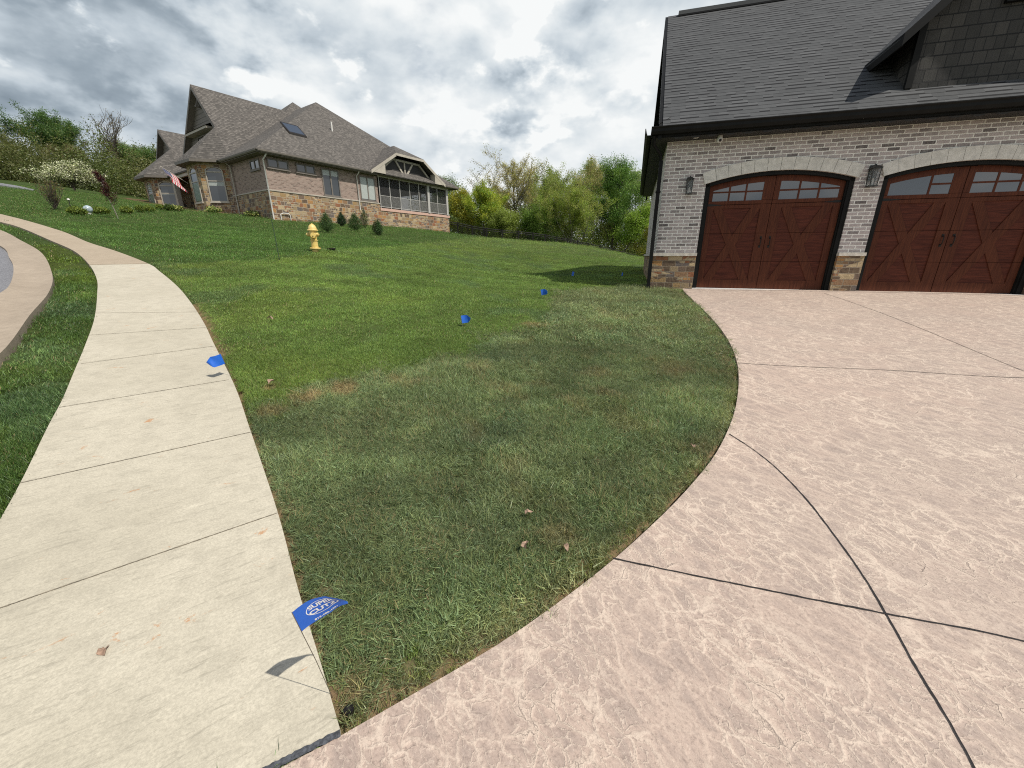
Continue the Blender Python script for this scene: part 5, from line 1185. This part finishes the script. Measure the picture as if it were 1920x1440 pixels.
for i_, (px_, ty_, Y_) in enumerate([(842, 345, 66), (918, 330, 68), (1000, 306, 70), (1052, 300, 69), (1092, 298, 72), (1138, 296, 70), (1190, 292, 68), (1246, 300, 66)]):
    tree_to(px_, ty_, Y_, 125, label='wood tree far behind: ' + ['behind the porch end', 'between the golden and the bronze tree', 'behind the right side of the bronze tree', 'left behind the forked tree', 'right behind the forked tree', 'left behind the dark pointed tree', 'right behind the dark pointed tree', 'beyond the garage downspout'][i_], seed=60 + i_, color=[(.105, .145, .035), (.13, .155, .035)][i_ % 2], nleaf=7500, leaf=.2, first=.15, group='trees in the wood')
def bushes(name, spots, color, seed, label, leaf=.16, per=1500, col2=None, m='leafm', flat=.4):
    rs = np.random.RandomState(seed); Cs = []; vs = []; cs = []
    for (px, py, Y, rx, h) in spots:
        x, y, _ = at(px, py, Y); g = gz(x, y); rx = rx / 813 * Y; hh = h
        u = rs.normal(0, 1, (per, 3)); u /= np.linalg.norm(u, axis=1)[:, None]; r = rs.rand(per, 1) ** .45; p = u * r * np.array((rx, rx * .7, hh)); p[:, 2] = np.abs(p[:, 2]) * (1 + .25 * np.sin(p[:, 0] * 1.7 + px))
        Cs.append(p + np.array((x, y, g - .1)) + rs.normal(0, .25, (per, 3))); cl = rs.uniform(.7, 1.3, 40); vs.append(cl[rs.randint(0, 40, per)] * 0 + .75 + .5 * (np.sin(p[:, 0] * 2.3 + px) * np.cos(p[:, 2] * 2.9 + p[:, 1] * 2) * .5 + .5)); c = np.array(color) * rs.uniform(.8, 1.2)
        if col2 is not None and rs.rand() < .5: c = np.array(col2) * rs.uniform(.85, 1.15)
        cs.append(np.tile(c, (per, 1)))
    me = leaf_mesh(name, np.vstack(Cs), leaf, np.vstack(cs), rs, M[m], flat, val=np.concatenate(vs)); o = bpy.data.objects.new(name, me); COL.objects.link(o); tag(o, label, 'undergrowth', None, 'stuff'); return o
rs_ = np.random.RandomState(5)
bushes('undergrowth', [(px + rs_.uniform(-8, 8), 430, rs_.uniform(52, 59), 36, rs_.uniform(4.5, 8.5)) for px in range(850, 1260, 13)] + [(px, 450, 51, 26, 3.4) for px in range(1010, 1250, 24)], (.14, .20, .045), 3, 'green thicket filling the wood edge behind the black fence', leaf=.17, per=1500, col2=(.19, .225, .05))
# wood on the left hill
hill = [(0, 238, 62, 70, (.07, .10, .03), 'tree cut by the left edge of the view'), (-30, 250, 58, 90, OLV, 'tree beyond the left edge')]
tree_to(85, 184, 62, 130, label='dark green windblown tree tallest on the left hill', seed=31, color=(.045, .08, .022), nleaf=15000, leaf=.19, trunk_r=.28, first=.35, limbs=12, up=.5, lean=(-.12, 0), group='trees on the left hill', clump=.6)
tree_to(178, 188, 60, 110, label='bare grey tree with a few leaves on the left hill', seed=32, tw=.034, color=(.12, .10, .05), nleaf=260, leaf=.16, trunk_r=.24, first=.25, limbs=12, up=.62, group='trees on the left hill', barkm='bark', clump=.3)
tree_to(4, 232, 62, 80, label='thin leaved tree cut by the left edge of the view', seed=33, color=(.09, .10, .035), nleaf=4500, leaf=.18, group='trees on the left hill')
tree_to(215, 250, 62, 80, label='sparse brown budding tree right of the bare tree', seed=34, color=(.11, .12, .045), color2=(.13, .10, .05), nleaf=5000, leaf=.17, group='trees on the left hill')
tree_to(262, 264, 64, 110, label='green rounded tree just left of the stone house roof', seed=35, color=(.065, .105, .03), nleaf=13000, leaf=.18, first=.1, group='trees on the left hill')
tree_to(322, 262, 66, 80, label='green tree peeping between the two front gables', seed=37, color=(.07, .11, .035), nleaf=6000, leaf=.18, group='trees on the left hill')
tree_to(118, 262, 56, 100, label='brownish bushy tree under the dark windblown one', seed=36, color=(.105, .105, .045), color2=(.12, .095, .05), nleaf=9000, leaf=.17, first=.08, group='trees on the left hill')
tree_to(52, 270, 56, 110, label='olive bushy tree near the left edge of the hill', seed=38, color=(.10, .13, .035), nleaf=11000, leaf=.17, first=.08, group='trees on the left hill')
tree_to(185, 292, 54, 100, label='olive green bushy tree behind the white flowering one', seed=39, color=(.085, .12, .035), nleaf=10000, leaf=.16, first=.08, group='trees on the left hill')
tree_to(-45, 262, 56, 130, label='olive tree beyond the left edge of the view', seed=40, color=OLV, nleaf=7000, leaf=.18, first=.08, group='trees on the left hill')
bushes('thicket', [(px, 350, rs_.uniform(45, 52), 44, rs_.uniform(3.6, 6.4)) for px in range(-120, 350, 14)], (.125, .155, .045), 4, 'olive brush along the foot of the left hill wood', leaf=.18, per=1500, col2=(.155, .16, .06))
bushes('distant_wood', [(px, 400, rs_.uniform(74, 92), 40, rs_.uniform(9, 12)) for px in range(790, 1320, 20)], (.12, .165, .05), 9, 'distant wood seen through the gaps between the nearer trees', leaf=.34, per=3800, col2=(.15, .18, .055))
bushes('distant_hill_wood', [(px, 300, rs_.uniform(72, 85), 46, rs_.uniform(6, 8)) for px in range(-150, 360, 24)], (.11, .14, .045), 10, 'distant wood behind the left hill trees', leaf=.34, per=2600, col2=(.13, .14, .055))
tree_to(124, 303, 36, 92, label='white flowering spreading tree in front of the hill wood', cat='tree', seed=41, color=(.85, .85, .62), color2=(.20, .25, .09), nleaf=9000, leaf=.13, trunk_r=.07, first=.5, up=.12, limbs=9, multi=3, clump=.33, zoff=.0, name='flowering_tree')
# small plants of the front garden
def shrub(name, px, py, hpx, wpx, color, label, seed, cone=False, cat='shrub', group=None, leaf=.035, n=3500, Y=None, color2=None):
    x, y = G(px, py) if Y is None else at(px, py, Y)[:2]
    rs = np.random.RandomState(seed); sc = y / 813; H = hpx * sc; Wd = wpx * sc * .5; k = n
    u = rs.normal(0, 1, (k, 3)); u /= np.linalg.norm(u, axis=1)[:, None]; r = rs.rand(k, 1) ** .33; p = u * r
    z = (p[:, 2] * .5 + .5); 
    if cone: wz = np.clip(1.25 * (1 - z) ** .6, .0, 1) * np.clip(z * 5, .6, 1); p[:, 0] = p[:, 0] * wz * 1.2; p[:, 1] = p[:, 1] * wz * 1.2
    lump = 1 + .20 * np.sin(5 * np.arctan2(p[:, 1], p[:, 0]) + seed) * np.sin(z * 9 + seed); P = np.c_[p[:, 0] * Wd * lump, p[:, 1] * Wd * lump, z * H * (.96 + .10 * rs.randn(k)) + .02] + rs.normal(0, .035 * (Wd + .3), (k, 3))
    o = empty(name, (x, y, gz(x, y)), rs.rand() * 6, label, cat, group)
    val = .7 + .55 * (np.sin(P[:, 0] * 22 + seed) * np.sin(P[:, 1] * 19) * np.sin(P[:, 2] * 25) * .5 + .5); c = np.array(color)[None] * np.ones((k, 3))
    if color2 is not None: c = np.where(rs.rand(k, 1) < .35, np.array(color2), c)
    me = leaf_mesh('foliage', P, leaf, c, rs, M['needle'], .1, .35 if cone else .6, val=val); fo = bpy.data.objects.new('foliage', me); COL.objects.link(fo); fo.parent = o
    st = MB(); st.tube([(0, 0, -.05), (0, 0, H * .55)], [.018, .01], 6)
    for i in range(6): a = i * 1.05; st.tube([(0, 0, H * .12), (math.cos(a) * Wd * .6, math.sin(a) * Wd * .6, H * (.3 + .06 * i))], [.008, .004], 4)
    st.build('stem', M['bark'], o); return o
CG = (.07, .125, .04); gC = 'small evergreens beside the stone house'
shrub('evergreen_shrub', 614, 436, 36, 27, CG, 'largest of the small evergreens, straight behind the hydrant', 1, True, group=gC, leaf=.05, n=5500, color2=(.07, .12, .03))
shrub('evergreen_shrub', 641, 420, 25, 17, (.035, .065, .025), 'narrow dark evergreen close to the stone wall', 2, True, group=gC, leaf=.07, n=3000, Y=28.)
shrub('evergreen_shrub', 667, 433, 31, 26, CG, 'middle evergreen of the lawn row in front of the stone wall', 3, True, group=gC, leaf=.055, n=5000, color2=(.07, .12, .03))
shrub('evergreen_shrub', 684, 421, 34, 18, (.10, .13, .045), 'tall sparse yellow green shrub against the second downspout', 4, True, group=gC, leaf=.07, n=1500, Y=29.)
shrub('evergreen_shrub', 709, 440, 26, 20, (.075, .10, .035), 'rightmost small evergreen below the porch corner', 5, False, group=gC, leaf=.055, n=2600)
shrub('evergreen_shrub', 711, 432, 25, 12, CG, 'slim evergreen spire behind the rightmost small shrub', 6, True, group=gC, leaf=.06, n=1500, Y=25.)
gR = 'clipped shrubs along the front bed'; SH = (.16, .22, .04)
for i, (px, py, h, w, lb) in enumerate([(147, 403, 13, 27, 'wide clipped green shrub left of the white garden ball'), (190, 402, 12, 26, 'clipped green shrub right of the white garden ball'), (239, 401, 12, 19, 'clipped shrub behind the purple sapling'), (264, 398, 11, 13, 'clipped shrub left of the far bay window'), (281, 398, 11, 16, 'clipped shrub under the far bay window'), (302, 394, 9, 14, 'pale clipped shrub right of the far bay window'), (318, 396, 11, 16, 'rounded dark green shrub before the entry')]):
    shrub('clipped_shrub', px, py, h, w, SH if i != 6 else (.055, .10, .025), lb, 20 + i, False, group=gR, leaf=.07, n=1800, color2=(.16, .19, .03))
for i, (px, py, h, w, lb) in enumerate([(334, 396, 9, 18, 'low pale leafed plant beside the entry steps'), (401, 400, 12, 27, 'variegated pale yellow plant under the near bay window'), (474, 406, 9, 28, 'variegated pale yellow plant by the brick corner')]):
    shrub('variegated_plant', px, py, h, w, (.36, .38, .12), lb, 40 + i, False, cat='plant', group='variegated plants along the house', leaf=.13, n=500, color2=(.10, .16, .04))
x, y = G(168, 402); gb = empty('garden_ball', (x, y, gz(x, y)), 0, 'pale blue and white garden ball between two clipped shrubs', 'garden ornament')
def ball(r, cz, cx=0): return [(math.sqrt(max(1e-5, r * r - (z - cz) ** 2)), z) for z in np.linspace(cz - r * .99, cz + r * .99, 12)]
MB().lathe(ball(.17, .22), 18).build('ball', simple('pale blue glaze', (.36, .43, .46), .25, var=.35, vscale=6), gb); MB().lathe([(.11, 0), (.08, .05), (.1, .08)], 14).build('base', M['white'], gb)
x, y = G(156, 402); bo = MB().lathe([(.02, 0), (.1, .05), (.08, .12), (.03, .15)], 10).build('garden_stone', M['white']); bo.location = (x + .1, y, gz(x, y)); tag(bo, 'small white stone beside the pale garden ball', 'stone')
# thin path light
x, y = G(134, 392); pl_ = empty('path_light', (x, y, gz(x, y)), 0, 'thin dark path light with a pale cap behind the shrubs', 'path light'); MB().tube([(0, 0, -.05), (0, 0, .42)], .018, 6).build('post', M['bronze'], pl_); MB().lathe([(.06, .42), (.05, .47), (.02, .49)], 10).build('cap', M['white'], pl_)
x, y = G(222, 411); tree('purple_sapling', (x, y), 2.05, .42, (.075, .018, .02), 'slim purple leafed sapling on a pale stake in the front lawn', 'sapling', 51, .022, .3, 1500, .06, limbs=10, up=.7, depth=2, clump=.10, color2=(.10, .035, .03), zoff=0, barkm='barkl', lean=(-.14, 0))
x, y = G(104, 393); tree('vase_shrub', (x, y), 1.45, .6, (.26, .17, .08), 'open vase shaped shrub with bronze tips below the flowering tree', 'shrub', 52, .025, .1, 900, .06, limbs=8, up=.8, depth=2, clump=.14, color2=(.16, .20, .05), zoff=0, multi=9, mlean=.75)
# black metal fence
def fence():
    fe = empty('metal_fence', (*at(842, 437, 41)[:2], 0), 0, 'black metal picket fence running from the porch down behind the lawn', 'fence'); ox, oy = fe.location[0], fe.location[1]
    pxs = [842, 859, 886, 913, 942, 972, 999, 1022, 1043, 1063, 1082, 1102, 1125, 1150, 1178, 1210]; bot = [440, 442, 448, 452, 455, 457, 460, 463, 467, 470, 474, 478, 483, 489, 496, 505]
    P = []
    for i, (a, b) in enumerate(zip(pxs, bot)):
        Y = 42 + i * .35; x, y, z = at(a, b, Y); P.append((x - ox, y - oy, min(z, 9)))
    M_ = M['iron']; rail = MB(); pk = MB()
    for i, p in enumerate(P):
        MB().box(p[0] - .06, p[0] + .06, p[1] - .06, p[1] + .06, p[2] - .6, p[2] + 1.28).build('post', M_, fe)
    for p, q in zip(P[:-1], P[1:]):
        p_, q_ = Vector(p), Vector(q)
        for h in (1.2, 1.02, .12): rail.tube([p_ + Vector((0, 0, h)), q_ + Vector((0, 0, h))], .03, 4, smooth=False)
        n = max(3, int((q_ - p_).length / .115))
        for k in range(1, n): c = p_.lerp(q_, k / n); pk.box(c.x - .012, c.x + .012, c.y - .012, c.y + .012, c.z - .3, c.z + 1.18)
    rail.build('rails', M_, fe); o = pk.build('pickets', M_, fe); o['kind'] = 'stuff'
fence()
bpy.context.view_layer.update()
